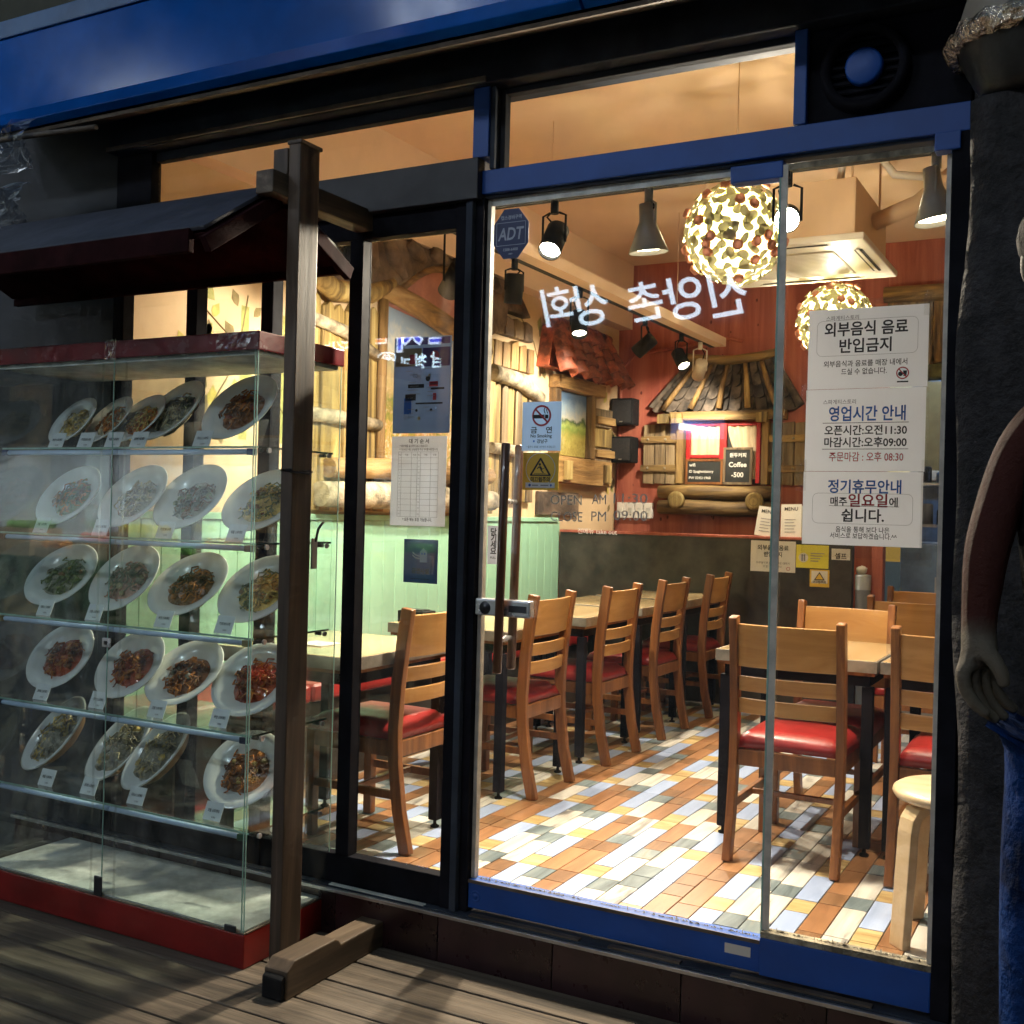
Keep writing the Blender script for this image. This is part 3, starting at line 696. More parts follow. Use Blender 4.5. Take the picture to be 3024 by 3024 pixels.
# painted vine leaves on the cream wall
PLEAF = paint('painted_leaf_yellow', (.50, .42, .10), .7, .2, 20, 0); PLEAF2 = paint('painted_leaf_green', (.30, .30, .09), .7, .2, 20, 0); PVINE = paint('painted_vine', (.22, .17, .07), .7, .2, 20, 0)
def leafpoly(s): return [(0, -s), (.45*s, -.45*s), (.62*s, .1*s), (.28*s, .55*s), (0, .95*s), (-.28*s, .55*s), (-.6*s, .1*s), (-.45*s, -.45*s)]
spots = [(random.uniform(.45, 1.25), random.uniform(1.75, 2.3)) for _ in range(26)]+[(random.uniform(.55, .75), random.uniform(1.65, 1.85)) for _ in range(5)]+[(random.uniform(3.35, 3.85), random.uniform(2.25, 2.72)) for _ in range(16)]+[(random.uniform(4.72, 5.08), random.uniform(2.1, 2.5)) for _ in range(9)]+[(random.uniform(4.97, 5.1), random.uniform(1.4, 2.0)) for _ in range(8)]+[(random.uniform(1.9, 3.0), random.uniform(3.0, 3.0)) for _ in range(0)]
for i, (y0, z0) in enumerate(spots):
    a = random.uniform(-.9, .9); s = random.uniform(.035, .06)
    pl = [(y0+p[0]*cos(a)-p[1]*sin(a), z0+p[0]*sin(a)+p[1]*cos(a)) for p in leafpoly(s)]
    MB().prism(pl, LW, .0005, .0016).build('painted_leaf', [PLEAF, PLEAF2, PVINE][i % 3 if i % 5 else 2], wl)
for y0, z0, y1, z1 in ((.5, 2.28, 1.2, 1.75), (.9, 2.3, .62, 1.7), (3.4, 2.7, 3.8, 2.3), (1.2, 2.2, .8, 2.0)):
    MB().tube([LW(y0, z0, .001), LW((y0+y1)/2+.08, (z0+z1)/2, .001), LW(y1, z1, .001)], .004, 5).build('painted_vine', PVINE, wl)
for y0, z0 in ((.86, 1.95), (1.14, 1.95)): MB().prism([(y0, z0-.3), (y0+.05, z0-.3), (y0+.05, z0+.3), (y0, z0+.3)], LW, .0003, .001).build('painted_pole', PLEAF2, wl)

# ================================================================ back wall: window house
BW = lambda a, b, d: Vector((a, YB2-d, b))
hs = thing('window_house_relief', 'sculpted window house with wooden shutters and shingle roof on the red back wall', 'wall relief', (-2.58, YB2, 1.36))
def hp(name, mat, poly, d0=.002, d1=.05, bev=.005, par=None): return MB().prism(poly, BW, d0, d1).build(name, mat, par or hs, bevel=bev)
hp('roof_back', ROOFDK, [(-3.17, 2.19), (-3.03, 2.14), (-2.05, 2.14), (-1.98, 2.19), (-2.19, 2.53), (-2.86, 2.53)], .002, .05)
def lerp2(a, b, t): return (a[0]+(b[0]-a[0])*t, a[1]+(b[1]-a[1])*t)
for r in range(3, -1, -1):
    for i in range(11):
        u0, u1 = i/11, (i+1)/11; v1 = 1-(r)/4; v0 = 1-(r+1.12)/4
        def q(u, v): return lerp2(lerp2((-3.14, 2.155), (-2.02, 2.155), u), lerp2((-2.83, 2.52), (-2.22, 2.52), u), max(v, -.02))
        a, b, c_, d_ = q(u0+.008, v0+.04), q(u1-.008, v0+.04), q(u1-.004, v1), q(u0+.004, v1)
        m_ = lerp2(a, b, .5); zb_, zt_ = a[1]-.02, c_[1]; ex = random.uniform(0, .008)
        BWs = lambda p, q_, d: Vector((p, YB2-(.045 if d < .05 else .054+ex+.030*(zt_-q_)/(zt_-zb_)), q_))
        MB().prism([a, (lerp2(a, b, .25)[0], a[1]-.014), (m_[0], m_[1]-.02), (lerp2(a, b, .75)[0], b[1]-.014), b, c_, d_], BWs, .04, .06).build('shingle', ROOFDK, hs, bevel=.003)
for i in range(5):
    u = .10+i*.195; a = lerp2((-3.14, 2.16), (-2.02, 2.16), u); b = lerp2((-2.83, 2.52), (-2.22, 2.52), u)
    MB().tube([BW(a[0], a[1], .11), BW((a[0]+b[0])/2+random.uniform(-.01, .01), (a[1]+b[1])/2, .10), BW(b[0], b[1], .07)], [.024, .020, .016], 8).build('roof_batten', LOGV, hs)
MB().tube([BW(-2.90, 2.56, .08), BW(-2.72, 2.53, .09), BW(-2.5, 2.515, .09), BW(-2.3, 2.535, .09), BW(-2.16, 2.565, .08)], [.03, .034, .034, .034, .03], 10).build('ridge_log', LOGW, hs)
hp('eave_beam', LOGW, [(-2.98, 2.075), (-2.10, 2.075), (-2.10, 2.145), (-2.98, 2.14)], .002, .10)
for x0 in (-3.06, -2.95, -2.30): hp('bracket', PLANKV, [(x0, 2.05), (x0+.085, 2.05), (x0+.085, 2.125), (x0, 2.12)], .102, .15)
hp('side_post', LOGV, [(-2.93, 1.60), (-2.875, 1.60), (-2.875, 2.07), (-2.93, 2.07)], .002, .07); hp('side_post', LOGV, [(-2.275, 1.60), (-2.225, 1.60), (-2.225, 2.07), (-2.275, 2.07)], .002, .07)
hp('dark_pane', CHALK, [(-2.874, 1.60), (-2.276, 1.60), (-2.276, 2.065), (-2.874, 2.065)], .002, .01, 0)
for x0, x1 in ((-2.86, -2.83), (-2.60, -2.545), (-2.32, -2.29)): hp('window_bar', REDF, [(x0, 1.61), (x1, 1.61), (x1, 2.06), (x0, 2.06)], .0105, .045)
for z0, x0, x1 in ((2.035, -2.829, -2.601), (2.035, -2.544, -2.321), (1.795, -2.829, -2.601)): hp('window_bar', REDF, [(x0, z0), (x1, z0), (x1, z0+.025), (x0, z0+.025)], .0105, .04)
def curt(x0, x1, z0, z1, sweep=0):
    def P(u, v):
        z = z1+(z0-z1)*v; xl = x0+sweep*(v**1.6)*(x1-x0); x = xl+(x1-xl)*u
        return Vector((x, YB2-.022-.008*sin(u*pi*7), z))
    return MB().grid(P, 30, 10)
curt(-2.828, -2.602, 1.82, 2.034).build('curtain', CURT, hs); curt(-2.828, -2.602, 1.62, 1.794).build('curtain', CURT, hs); curt(-2.543, -2.322, 1.64, 2.034, .75).build('curtain', CURT, hs)
for x0, x1 in ((-3.215, -2.935), (-2.222, -1.955)):
    w3 = (x1-x0)/3
    for i in range(3):
        xa = x0+i*w3; hp('shutter_plank', PLANKG, [(xa+.003, 1.595+random.uniform(0, .01)), (xa+w3-.003, 1.595), (xa+w3-.003, 2.045+random.uniform(0, .015)), (xa+.003, 2.05)], .002, .03+.004*(i % 2))
    for z0 in (1.69, 1.91):
        hp('shutter_band', LOGW, [(x0-.01, z0), (x1+.01, z0), (x1+.01, z0+.055), (x0-.01, z0+.05)], .036, .052)
        for xb in (x0+.05, x1-.09): MB().ball(BW(xb, z0+.028, .054), .010, 8, 5).build('nail', BIRCHLOG, hs)
for z0, r0 in ((1.535, .055), (1.42, .058)):
    MB().tube([BW(-3.06, z0, .05), BW(-2.8, z0+.006, .065), BW(-2.5, z0-.004, .065), BW(-2.14, z0+.004, .05)], [r0*.9, r0, r0, r0*.92], 14).build('sill_log', LOGW, hs)
for x0 in (-2.90, -2.30):
    dsc = MB().lathe([(0, .03), (.02, .032), (.04, .03), (.058, .032), (.066, .02), (.066, 0)], 22, Matrix.Translation((x0, YB2-.112, 1.475)) @ Matrix.Rotation(pi/2, 4, 'X')).build('log_end', PLANKV, hs)
    for rr_ in (.018, .034, .05): MB().tube([Vector((x0+rr_*cos(t*.3926), YB2-.144, 1.475+rr_*sin(t*.3926))) for t in range(17)], .0016, 4).build('ring', LOGW, dsc)
# chalkboards
b1 = thing('menu_chalkboard', 'small chalkboard in orange wooden frame with wifi note on the back wall window', 'chalkboard', (-2.705, YB2-.07, 1.60))
B(-2.845, -2.565, YB2-.068, YB2-.058, 1.60, 1.782).build('board', CHALK, b1)
for a in ((-2.85, -2.56, 1.597, 1.613), (-2.85, -2.56, 1.769, 1.785), (-2.85, -2.834, 1.6132, 1.7688), (-2.576, -2.56, 1.6132, 1.7688)): B(a[0], a[1], YB2-.074, YB2-.056, a[2], a[3]).build('frame', CHAIRW, b1)
for tx, zz, ss in (('wifi', 1.742, .034), ('ID Spaghettistory', 1.690, .027), ('PW 024511968', 1.645, .027)):
    lettering(tx, ss, CHALKW, b1, Matrix.Translation(-WL[b1.name]) @ face_front(-2.822, YB2-.0685, zz), .02, 'LEFT')
b2 = thing('coffee_chalkboard', 'upright grey framed chalkboard with coffee price standing beside the wifi board', 'chalkboard', (-2.45, YB2-.07, 1.60))
B(-2.553, -2.343, YB2-.068, YB2-.058, 1.60, 1.868).build('board', CHALK, b2)
for a in ((-2.557, -2.339, 1.597, 1.614), (-2.557, -2.339, 1.855, 1.872), (-2.557, -2.54, 1.6142, 1.8548), (-2.356, -2.339, 1.6142, 1.8548)): B(a[0], a[1], YB2-.074, YB2-.056, a[2], a[3]).build('frame', PLANKG, b2)
for tx, zz, ss in (('원두커피', 1.815, .035), ('Coffee', 1.745, .05), ('-500', 1.67, .05)):
    lettering(tx, ss, CHALKW, b2, Matrix.Translation(-WL[b2.name]) @ face_front(-2.448, YB2-.0685, zz), .02)
# two wall speakers
for i, (z0, z1, lab) in enumerate(((2.045, 2.25, 'black wall speaker, upper of the two left of the window house'), (1.755, 1.955, 'black wall speaker, lower of the two left of the window house'))):
    sp = thing('wall_speaker', lab, 'speaker', (-3.34, YB2, z0), 'speakers on the back wall')
    B(-3.435, -3.25, YB2-.17, YB2-.03, z0, z1).build('cabinet', SPKB, sp, bevel=.012)
    B(-3.42, -3.265, YB2-.1755, YB2-.1705, z0+.015, z1-.015).build('grille', paint('speaker_cloth_%d' % i, (.02, .02, .022), .8, .2, 60, .5), sp, bevel=.003)
    B(-3.36, -3.33, YB2-.03, YB2, z0+.06, z1-.06).build('bracket', DKMETAL, sp)
    B(-3.355, -3.33, YB2-.178, YB2-.176, z0+.02, z0+.027).build('badge', STEEL, sp)
tag(MB().tube([(-3.43, YB2-.02, 1.25), (-3.42, YB2-.02, 2.2), (-3.40, YB2-.03, 2.50), (-3.3, YB2-.03, 2.60), (-2.9, YB2-.03, 2.64), (-2.55, YB2-.03, 2.69), (-2.45, YB2-.02, 2.66)], .012, 8).build('red_cable', REDW), 'red painted cable pipe running up the corner and over the window house', 'pipe')
ox = thing('wall_socket', 'cream plastic switch box row low on the red wall behind the partition', 'socket', (-3.3, YB2, 1.30))
for i in range(4): bx_ = B(-3.42+i*.075, -3.35+i*.075, YB2-.03, YB2, 1.33, 1.45).build('switch_box', ACW, ox, bevel=.004); B(-3.40+i*.075, -3.37+i*.075, YB2-.034, YB2-.0305, 1.37, 1.41).build('switch', WHITEB, bx_)

# ================================================================ dark partition and what is on it
pt = thing('low_partition', 'low dark board partition across the back of the dining room', 'partition', (-2.4, 4.12, FL))
B(-3.42, -1.412, 4.10, 4.16, FL, 1.222).build('panel', DARKP, pt, bevel=.002)
B(-3.42, -1.405, 4.09, 4.17, 1.2225, 1.24).build('cap', REDW, pt, bevel=.003)
def note(name, label, cat, px0, py0, px1, py1, mat, y=4.097, group=None, th=.002, bev=0):
    a, b = onY(px0, py0, y), onY(px1, py1, y); c = (a+b)/2
    t = thing(name, label, cat, (c.x, y, c.z), group)
    B(a.x, b.x, y, y+th, b.z, a.z).build('sheet', mat, t, bevel=bev)
    return t, a, b, (lambda dx, dz: face_front(dx, -.0008, dz))
t, a, b, F = note('partition_notice', 'cream notice sheet taped to the dark partition', 'notice', 2218, 1595, 2348, 1692, PAPERW)
lettering('외부음식 음료', .036, INK, t, F(0, .055), .03, fit=.20); lettering('반입금지', .036, INK, t, F(0, .013), .03, fit=.115)
lettering('외부음식과 음료를 매장 내에서', .017, INK, t, F(0, -.042), 0); lettering('드실 수 없습니다.', .017, INK, t, F(0, -.064), 0)
MB().lathe([(.009, 0), (.012, 0)], 18, Matrix.Translation((.10, -.001, -.075)) @ Matrix.Rotation(pi/2, 4, 'X')).build('ban_ring', INKR, t, local=True)
YEL = paint('yellow_sheet', (.70, .62, .06), .6, .05, 4, 0)
t, a, b, F = note('yellow_notice', 'yellow leaflet with small figures on the dark partition', 'notice', 2352, 1608, 2446, 1680, YEL)
MB().lathe([(0, 0), (.03, 0)], 20, Matrix.Translation((-.055, -.001, -.008)) @ Matrix.Rotation(pi/2, 4, 'X')).build('picture_disc', PAPERW, t, local=True)
for dx in (-.062, -.048): B(dx-.005, dx+.005, -.003, -.0015, -.03, .012).build('figure', INKG, t, local=True)
for k in range(4): B(-.01, .075-.012*k, -.0015, -.0008, .018-k*.016, .023-k*.016).build('text_line', INKG, t, local=True)
CAUT = paint('caution_yellow', (.72, .46, .05), .5, .06, 6, 0)
t, a, b, F = note('small_caution_sign', 'small white and orange slip caution sign on the dark partition', 'sign', 2392, 1681, 2448, 1735, CAUT)
B(-.050, .050, -.002, -.0005, -.032, .046).build('white_field', PAPERW, t, local=True)
MB().prism([(-.034, -.012), (.034, -.012), (0, .040)], lambda p, q, d: Vector((p, -d, q)), .0022, .003).build('triangle', INK, t, local=True)
MB().prism([(-.024, -.006), (.024, -.006), (0, .030)], lambda p, q, d: Vector((p, -d, q)), .0031, .0036).build('triangle_field', CAUT, t, local=True)
lettering('미끄럼주의', .018, INK, t, Matrix.Translation((0, -.0016, 0)) @ F(0, -.023), .03)
t, a, b, F = note('white_slip', 'small white slip with letters partly hidden at the right end of the partition', 'notice', 2456, 1620, 2510, 1655, PAPERW)
lettering('셀프', .04, INK, t, F(0, -.01), .02)
mn = thing('menu_stand', 'white menu sheets leaning on top of the dark partition', 'menu', (-1.85, 4.12, 1.24))
for i, (x0, rot, z1) in enumerate(((-1.97, .12, .19), (-1.80, -.03, .21), (-1.68, .02, .20))):
    M = Matrix.Translation((x0-WL[mn.name].x, -.012+.006*i, 0)) @ Matrix.Rotation(rot, 4, 'Y') @ Matrix.Rotation(-.12, 4, 'X')
    pm = MB(); pm.box(-.065, .065, 0, .0015, .0, z1); pm.v = [M @ v for v in pm.v]; s_ = pm.build('menu_sheet', PAPERW, mn, local=True)
    lettering('MENU', .032, INK, s_, M @ face_front(0, -.001, z1-.03), .01)
    for k in range(5): q_ = MB(); q_.box(-.04, .03-.01*(k % 2), -.0012, -.0006, .03+k*.02, .034+k*.02); q_.v = [M @ v for v in q_.v]; q_.build('text_line', INKG, s_, local=True)
bn = thing('grey_bin', 'tall grey bin with crumpled white tissue on its lid beside the red post', 'bin', (-1.352, 4.14, FL))
MB().lathe([(0, 0), (.043, 0), (.045, .78), (.0475, .785), (.0475, .88), (0, .89)], 28).build('body', GREYP, bn, local=True)
MB().lathe([(.0478, .79), (.048, .875)], 28).build('lid_band', paint('light_grey_band', (.38, .42, .46), .4), bn, local=True)
fm = MB(); fm.ball((-.01, 0, .91), .035, 10, 6, (1, 1, .7), jit=.25); fm.build('tissue', PAPERW, bn, local=True)
tag(B(-1.310, -1.243, 4.17, 4.235, FL, 2.60).build('red_post', REDW, bevel=.004), 'reddish wooden post at the right end of the partition', 'post')

# ================================================================ kitchen front at the back right
kf = thing('kitchen_hood_front', 'brown plank front with mossy beam over the kitchen opening', 'wood panel', (-1.1, YB2-.1, 2.3))
for i in range(8):
    x0 = -1.40+i*.10; B(x0, x0+.096, YB2-.14-.006*(i % 2), YB2-.004, 2.425, 2.86).build('plank', PLANKG if i % 3 else LOGV, kf, bevel=.005)
MB().tube([(-1.42, YB2-.14, 2.91), (-1.0, YB2-.15, 2.90), (-.5, YB2-.14, 2.91)], [.055, .06, .055], 12).build('beam_log', LOGW, kf)
B(-1.41, -.5, YB2-.18, YB2-.003, 2.325, 2.42).build('mossy_beam', paint('moss_beam', (.09, .10, .05), .8, .5, 9, .5), kf, bevel=.01)
kw = thing('kitchen_window', 'bright white framed kitchen window with olive pane', 'window', (-1.2, YB2+1.08, 1.9))
B(-1.33, -.9, YB2+1.07, YB2+1.095, 1.75, 2.45).build('pane', paint('olive_pane', (.16, .13, .06), .4), kw)
for a in ((-1.36, -1.31, 1.72, 2.25), (-1.13, -1.075, 1.72, 2.25), (-1.36, -.9, 1.68, 1.755)): B(a[0], a[1], YB2+1.04, YB2+1.069, a[2], a[3]).build('frame', WHITEB, kw, bevel=.004)
fg = thing('kitchen_fridge', 'dark blue steel fridge standing in the kitchen opening', 'fridge', (-.95, 5.0, FL))
B(-1.235, -.7, 4.75, 5.3, FL, 1.22).build('cabinet', KITB, fg, bevel=.01)
B(-1.232, -.98, 4.728, 4.749, FL+.06, 1.21).build('door', KITB, fg, bevel=.006); B(-.975, -.71, 4.728, 4.749, FL+.06, 1.21).build('door', KITB, fg, bevel=.006)
B(-1.01, -.995, 4.70, 4.7275, .6, 1.0).build('handle', STEEL, fg)
sh_ = thing('kitchen_shelf', 'steel kitchen shelf with dark pots and jars in bluish light', 'shelf', (-1.0, 5.6, 1.2))
B(-1.30, -.6, 5.5, 5.8, 1.62, 1.64).build('board', STEEL, sh_); B(-1.30, -.6, 5.5, 5.8, 1.32, 1.34).build('board', STEEL, sh_)
for x0 in (-1.29, -.65): B(x0, x0+.02, 5.52, 5.54, FL, 1.7).build('upright', STEEL, sh_)
for i, (x0, z0, hh, r0) in enumerate(((-1.22, 1.641, .12, .05), (-1.10, 1.641, .08, .04), (-1.20, 1.341, .15, .045), (-1.08, 1.341, .11, .05), (-.98, 1.341, .13, .035))):
    jr = MB().lathe([(0, 0), (r0, 0), (r0, hh*.9), (r0*.8, hh), (0, hh)], 16, Matrix.Translation((x0, 5.62, z0))).build('kitchen_jar', [SPKB, KITB, GREYP][i % 3])
    tag(jr, ['black pot, left one on the upper kitchen shelf', 'blue pot, right one on the upper kitchen shelf', 'grey jar, left one on the lower kitchen shelf', 'black jar, middle one on the lower kitchen shelf', 'blue narrow jar, right one on the lower kitchen shelf'][i], 'jar', 'jars on the kitchen shelf')
kl = thing('kitchen_tube_light', 'cold white fluorescent tube lamp over the kitchen', 'lamp', (-1.0, 5.7, 2.9))
B(-1.3, -.5, 5.66, 5.74, 2.92, 2.97).build('housing', WHITEB, kl); MB().tube([(-1.28, 5.7, 2.90), (-.52, 5.7, 2.90)], .014, 10).build('tube', emit('cold_tube', (.62, .80, 1), 170), kl)
# ================================================================ chairs, tables, bench, stool
def strip(path, w, t, axis='x'):
    """bar of rectangular section following (y,z) path; w along x, t across the path"""
    m = MB(); n = len(path); vs = []
    for i, (y, z) in enumerate(path):
        a, b = path[max(i-1, 0)], path[min(i+1, n-1)]
        d = Vector((0, b[0]-a[0], b[1]-a[1])).normalized(); nn = Vector((0, -d.z, d.y))
        for sx, st in ((-1, -1), (1, -1), (1, 1), (-1, 1)): vs.append(Vector((sx*w/2, y, z))+nn*(st*t/2))
    fs = [(i*4+j, i*4+(j+1) % 4, (i+1)*4+(j+1) % 4, (i+1)*4+j) for i in range(n-1) for j in range(4)]+[(3, 2, 1, 0), tuple((n-1)*4+j for j in range(4))]
    return m.add(vs, fs)
def make_chair():
    t = thing('dining_chair', 'x', 'chair', (0, 0, 0))
    post = [(-.035, 0), (.0, .15), (.022, .32), (.026, .44), (.016, .6), (-.002, .75), (-.018, .855), (-.020, .867)]
    pm = strip(post, .030, .046)
    pm = pm.mesh('leg', bevel=.005); pm.materials.append(CHAIRW)
    for sx in (-1, 1):
        o = link('back_post', pm, t); o.location.x = sx*.187
    for sx in (-1, 1): B(sx*.178-.018, sx*.178+.018, .385, .421, 0, .392).build('leg', CHAIRW, t, bevel=.004, local=True)
    B(-.171, .171, .010, .033, .335, .392).build('rail', CHAIRW, t, bevel=.003, local=True); B(-.158, .158, .392, .414, .335, .392).build('rail', CHAIRW, t, bevel=.003, local=True)
    for sx in (-1, 1):
        B(sx*.180-.011, sx*.180+.011, .045, .384, .335, .392).build('rail', CHAIRW, t, bevel=.003, local=True)
        B(sx*.182-.009, sx*.182+.009, .02, .384, .185, .215).build('stretcher', CHAIRW, t, bevel=.003, local=True)
    B(-.172, .172, .20, .218, .192, .212).build('stretcher', CHAIRW, t, bevel=.003, local=True)
    def seat():
        m = MB(); n = 16
        def P(u, v):
            x = (u-.5)*.404*(1-.04*(1-v)); y = .018+v*.418
            e = min(u, 1-u, v, 1-v)*2
            return Vector((x, y, .398+.056*(1-(1-min(1, e*3.2))**2.2)+.006*sin(pi*u)*sin(pi*v)))
        m.grid(P, n, n); k = len(m.v)
        b = [i for i in range(n)]+[n+(n+1)*j for j in range(n)]+[(n+1)*n+n-i for i in range(n)]+[(n+1)*(n-j) for j in range(n)]
        m.f.append(b[::-1]); m.sm.append(False); m.mi.append(0)
        return m
    seat().build('seat_cushion', REDV, t, local=True)
    def curved(z0, z1, th, yb):
        m = MB(); n = 10; vs = []
        for i in range(n+1):
            x = -.172+.344*i/n; dy = -.022*(1-(2*i/n-1)**2)
            for zz, yy in ((z0, yb(z0)), (z0, yb(z0)+th), (z1, yb(z1)+th), (z1, yb(z1))): vs.append((x, yy+dy, zz))
        fs = [(i*4+j, i*4+(j+1) % 4, (i+1)*4+(j+1) % 4, (i+1)*4+j) for i in range(n) for j in range(4)]+[(3, 2, 1, 0), tuple(n*4+j for j in range(4))]
        m.add(vs, fs); return m
    def yb(z):
        for (a, za), (b, zb) in zip(post, post[1:]):
            if za <= z <= zb: return a+(b-a)*(z-za)/(zb-za)-.010
        return -.02
    curved(.690, .842, .018, yb).build('backrest', CHAIRP, t, bevel=.003, local=True)
    curved(.602, .655, .016, yb).build('back_slat', CHAIRP, t, bevel=.003, local=True); curved(.523, .576, .016, yb).build('back_slat', CHAIRP, t, bevel=.003, local=True)
    return t
ch0 = make_chair(); used = False
def chair(x, y, rz, label, grp):
    global used
    if not used:
        used = True; ch0.location = (x, y, FL); ch0.rotation_euler.z = rz; ch0['label'] = label; ch0['group'] = grp; return ch0
    return dup(ch0, (x, y, FL), rz, label, grp)
gl_, gr_ = 'chairs along the left tables', 'chairs at the right tables'
ORD = ['nearest', 'second', 'third', 'fourth', 'farthest']
for i, yc in enumerate((.545, 1.452, 2.215, 2.952, 3.735)):
    chair(-2.15+random.uniform(-.02, .02)-(.04 if i == 0 else 0), yc, pi/2+random.uniform(-.03, .03), 'wooden chair with red seat, %s from the window in the left row' % ORD[i], gl_)
chair(-.990, .955, 0, 'wooden chair with its back to the window, whole behind the glass door edge', gr_)
chair(-.444, .985, 0, 'wooden chair with its back to the window, cut off by the right jamb', gr_)
chair(-.990, 1.90, pi, 'light wooden chair on the far side of the right front table', gr_)
chair(-.40, 1.92, pi, 'wooden chair on the far side of the right table, hidden by the jamb', gr_)
chair(-.808, 2.50, 0, 'wooden chair behind the first right table, its back towards the window', gr_)
chair(-.86, 3.30, pi, 'farthest wooden chair on the right, in front of the blue kitchen', gr_)

def make_table(w=.60, d=.64):
    t = thing('dining_table', 'x', 'table')
    B(-w/2+.006, w/2-.006, -d/2+.006, d/2-.006, .672, .712).build('table_top', TABT, t, bevel=.002, local=True)
    for a in ((-w/2, w/2, -d/2, -d/2+.0055), (-w/2, w/2, d/2-.0055, d/2), (-w/2, -w/2+.0055, -d/2+.006, d/2-.006), (w/2-.0055, w/2, -d/2+.006, d/2-.006)):
        B(*a, .668, .7105).build('edge_trim', TABE, t, bevel=.001, local=True)
    B(-w/2+.01, w/2-.01, -d/2+.01, d/2-.01, .655, .6675).build('underside', CHAIRW, t, local=True)
    B(-w/2+.03, w/2-.03, -d/2+.03, d/2-.03, .615, .6545).build('apron', BLACK, t, local=True)
    for sx in (-1, 1):
        for sy in (-1, 1):
            x, y = sx*(w/2-.035), sy*(d/2-.035)
            lg = B(x-.019, x+.019, y-.019, y+.019, .03, .6145).build('leg', BLACK, t, bevel=.002, local=True)
            MB().lathe([(.0, 0), (.016, 0), (.018, .006), (.007, .012), (.006, .03)], 14, Matrix.Translation((x, y, 0))).build('foot_glide', SPKB, lg, local=True)
    return t
tb0 = make_table(); tu = False
def table(x, y, rz, lab, grp):
    global tu
    if not tu: tu = True; o = tb0; o.location = (x, y, FL); o.rotation_euler.z = rz; o['label'] = lab; o['group'] = grp
    else: dup(tb0, (x, y, FL), rz, lab, grp)
for i, yc in enumerate((.42, 1.49, 2.295, 3.02, 3.74)):
    table(-2.53, yc, 0, 'dining table with pale top and black legs, %s from the window in the left row' % ORD[i], 'left row of tables')
table(-1.035, 1.54, 0, 'dining table behind the chair seen through the door glass', 'right tables')
table(-.425, 1.55, 0, 'dining table butted against the first right table, cut by the jamb', 'right tables')
table(-.84, 2.90, 0, 'farther right dining table before the kitchen', 'right tables')
bench = thing('wall_bench', 'long red padded bench along the green wainscot wall', 'bench', (XW+.25, 2.1, FL))
for i in range(5):
    y0 = .1+i*.79; MB().box(XW+.03, XW+.44, y0, y0+.78, FL+.37, FL+.45).build('seat_cushion', REDV, bench, bevel=.025, seg=3)
B(XW+.04, XW+.42, .1, 4.04, FL, FL+.368).build('base', DARKP, bench)
stl = thing('plywood_stool', 'round pale birch stool with bent legs at the lower right behind the glass', 'stool', (-.378, .565, FL))
MB().lathe([(0, .445), (.168, .445), (.182, .436), (.185, .425), (.178, .412), (.16, .408), (0, .408)], 40).build('seat', BIRCH, stl, local=True)
for k in range(4):
    an = radians(226+90*k); d = Vector((cos(an), sin(an), 0)); s_ = Vector((-sin(an), cos(an), 0)); m = MB(); vs = []
    path = [(.03, .396), (.12, .396), (.150, .386), (.166, .362), (.172, .33), (.182, .16), (.192, 0)]
    for i, (r, z) in enumerate(path):
        a, b = path[max(i-1, 0)], path[min(i+1, len(path)-1)]; tn = Vector((b[0]-a[0], b[1]-a[1])).normalized(); nr = Vector((-tn.y, tn.x))
        for sw, sn in ((-1, -1), (1, -1), (1, 1), (-1, 1)): vs.append(d*(r+nr.x*sn*.014)+s_*(sw*.030)+Vector((0, 0, z+nr.y*sn*.014)))
    n = len(path); m.add(vs, [(i*4+j, i*4+(j+1) % 4, (i+1)*4+(j+1) % 4, (i+1)*4+j) for i in range(n-1) for j in range(4)]+[(3, 2, 1, 0), tuple((n-1)*4+j for j in range(4))])
    m.build('leg', BIRCH, stl, bevel=.003, local=True)
# small things on the left table
tag(B(-2.62, -2.50, .28, .40, FL+.713, FL+.716).build('napkin', PAPERW), 'white paper napkin on the nearest left table', 'napkin')
cb2 = thing('dark_table_box', 'small dark box standing on the second left table', 'box', (-2.75, 1.28, FL+.712))
B(-.07, .07, -.05, .05, 0, .05).build('box_body', SPKB, cb2, bevel=.004, local=True); B(-.05, .05, -.03, .03, .051, .055).build('lid', DKMETAL, cb2, local=True)

# ================================================================ track lamps
def rail(name, lab, a, b, up):
    t = thing(name, lab, 'track', tuple((Vector(a)+Vector(b))/2))
    a, b = Vector(a), Vector(b); d = (b-a); al = abs(d.x) > abs(d.y)
    if al: B(a.x, b.x, a.y-.017, a.y+.017, a.z, a.z+.03).build('track_bar', LAMPB, t)
    else:
        B(a.x-.017, a.x+.017, a.y, b.y, a.z, a.z+.03).build('track_bar', LAMPB, t)
        B(a.x+.018, a.x+.10, a.y, b.y, a.z+.002, a.z+.062).build('support_beam', CEIL, t)
    for i in range(2):
        p = a.lerp(b, ((.02, .98) if al else (.25, .75))[i]); q = .06 if not al else 0
        MB().tube([(p.x+q, p.y, p.z+.03), (p.x+q, p.y, CZ)], .0022, 6).build('hanger_rod', CEIL, t)
    return t
FZ, FY = 2.555, .90
rail('front_lamp_track', 'black lamp track running along the window inside', (-3.2, FY, FZ), (-.25, FY, FZ), 0)
SX, SZ = -2.55, 2.565
rail('side_lamp_track', 'long lamp track on a pale beam above the left tables', (SX, 1.1, SZ), (SX, 4.72, SZ), 0)
LENS = emit('lamp_lens', (1, .86, .62), 26); LENSHOT = emit('hot_lamp_lens', (1, .90, .70), 120); LENSOFF = paint('unlit_lens', (.5, .48, .42), .3, .1, 9, 0)
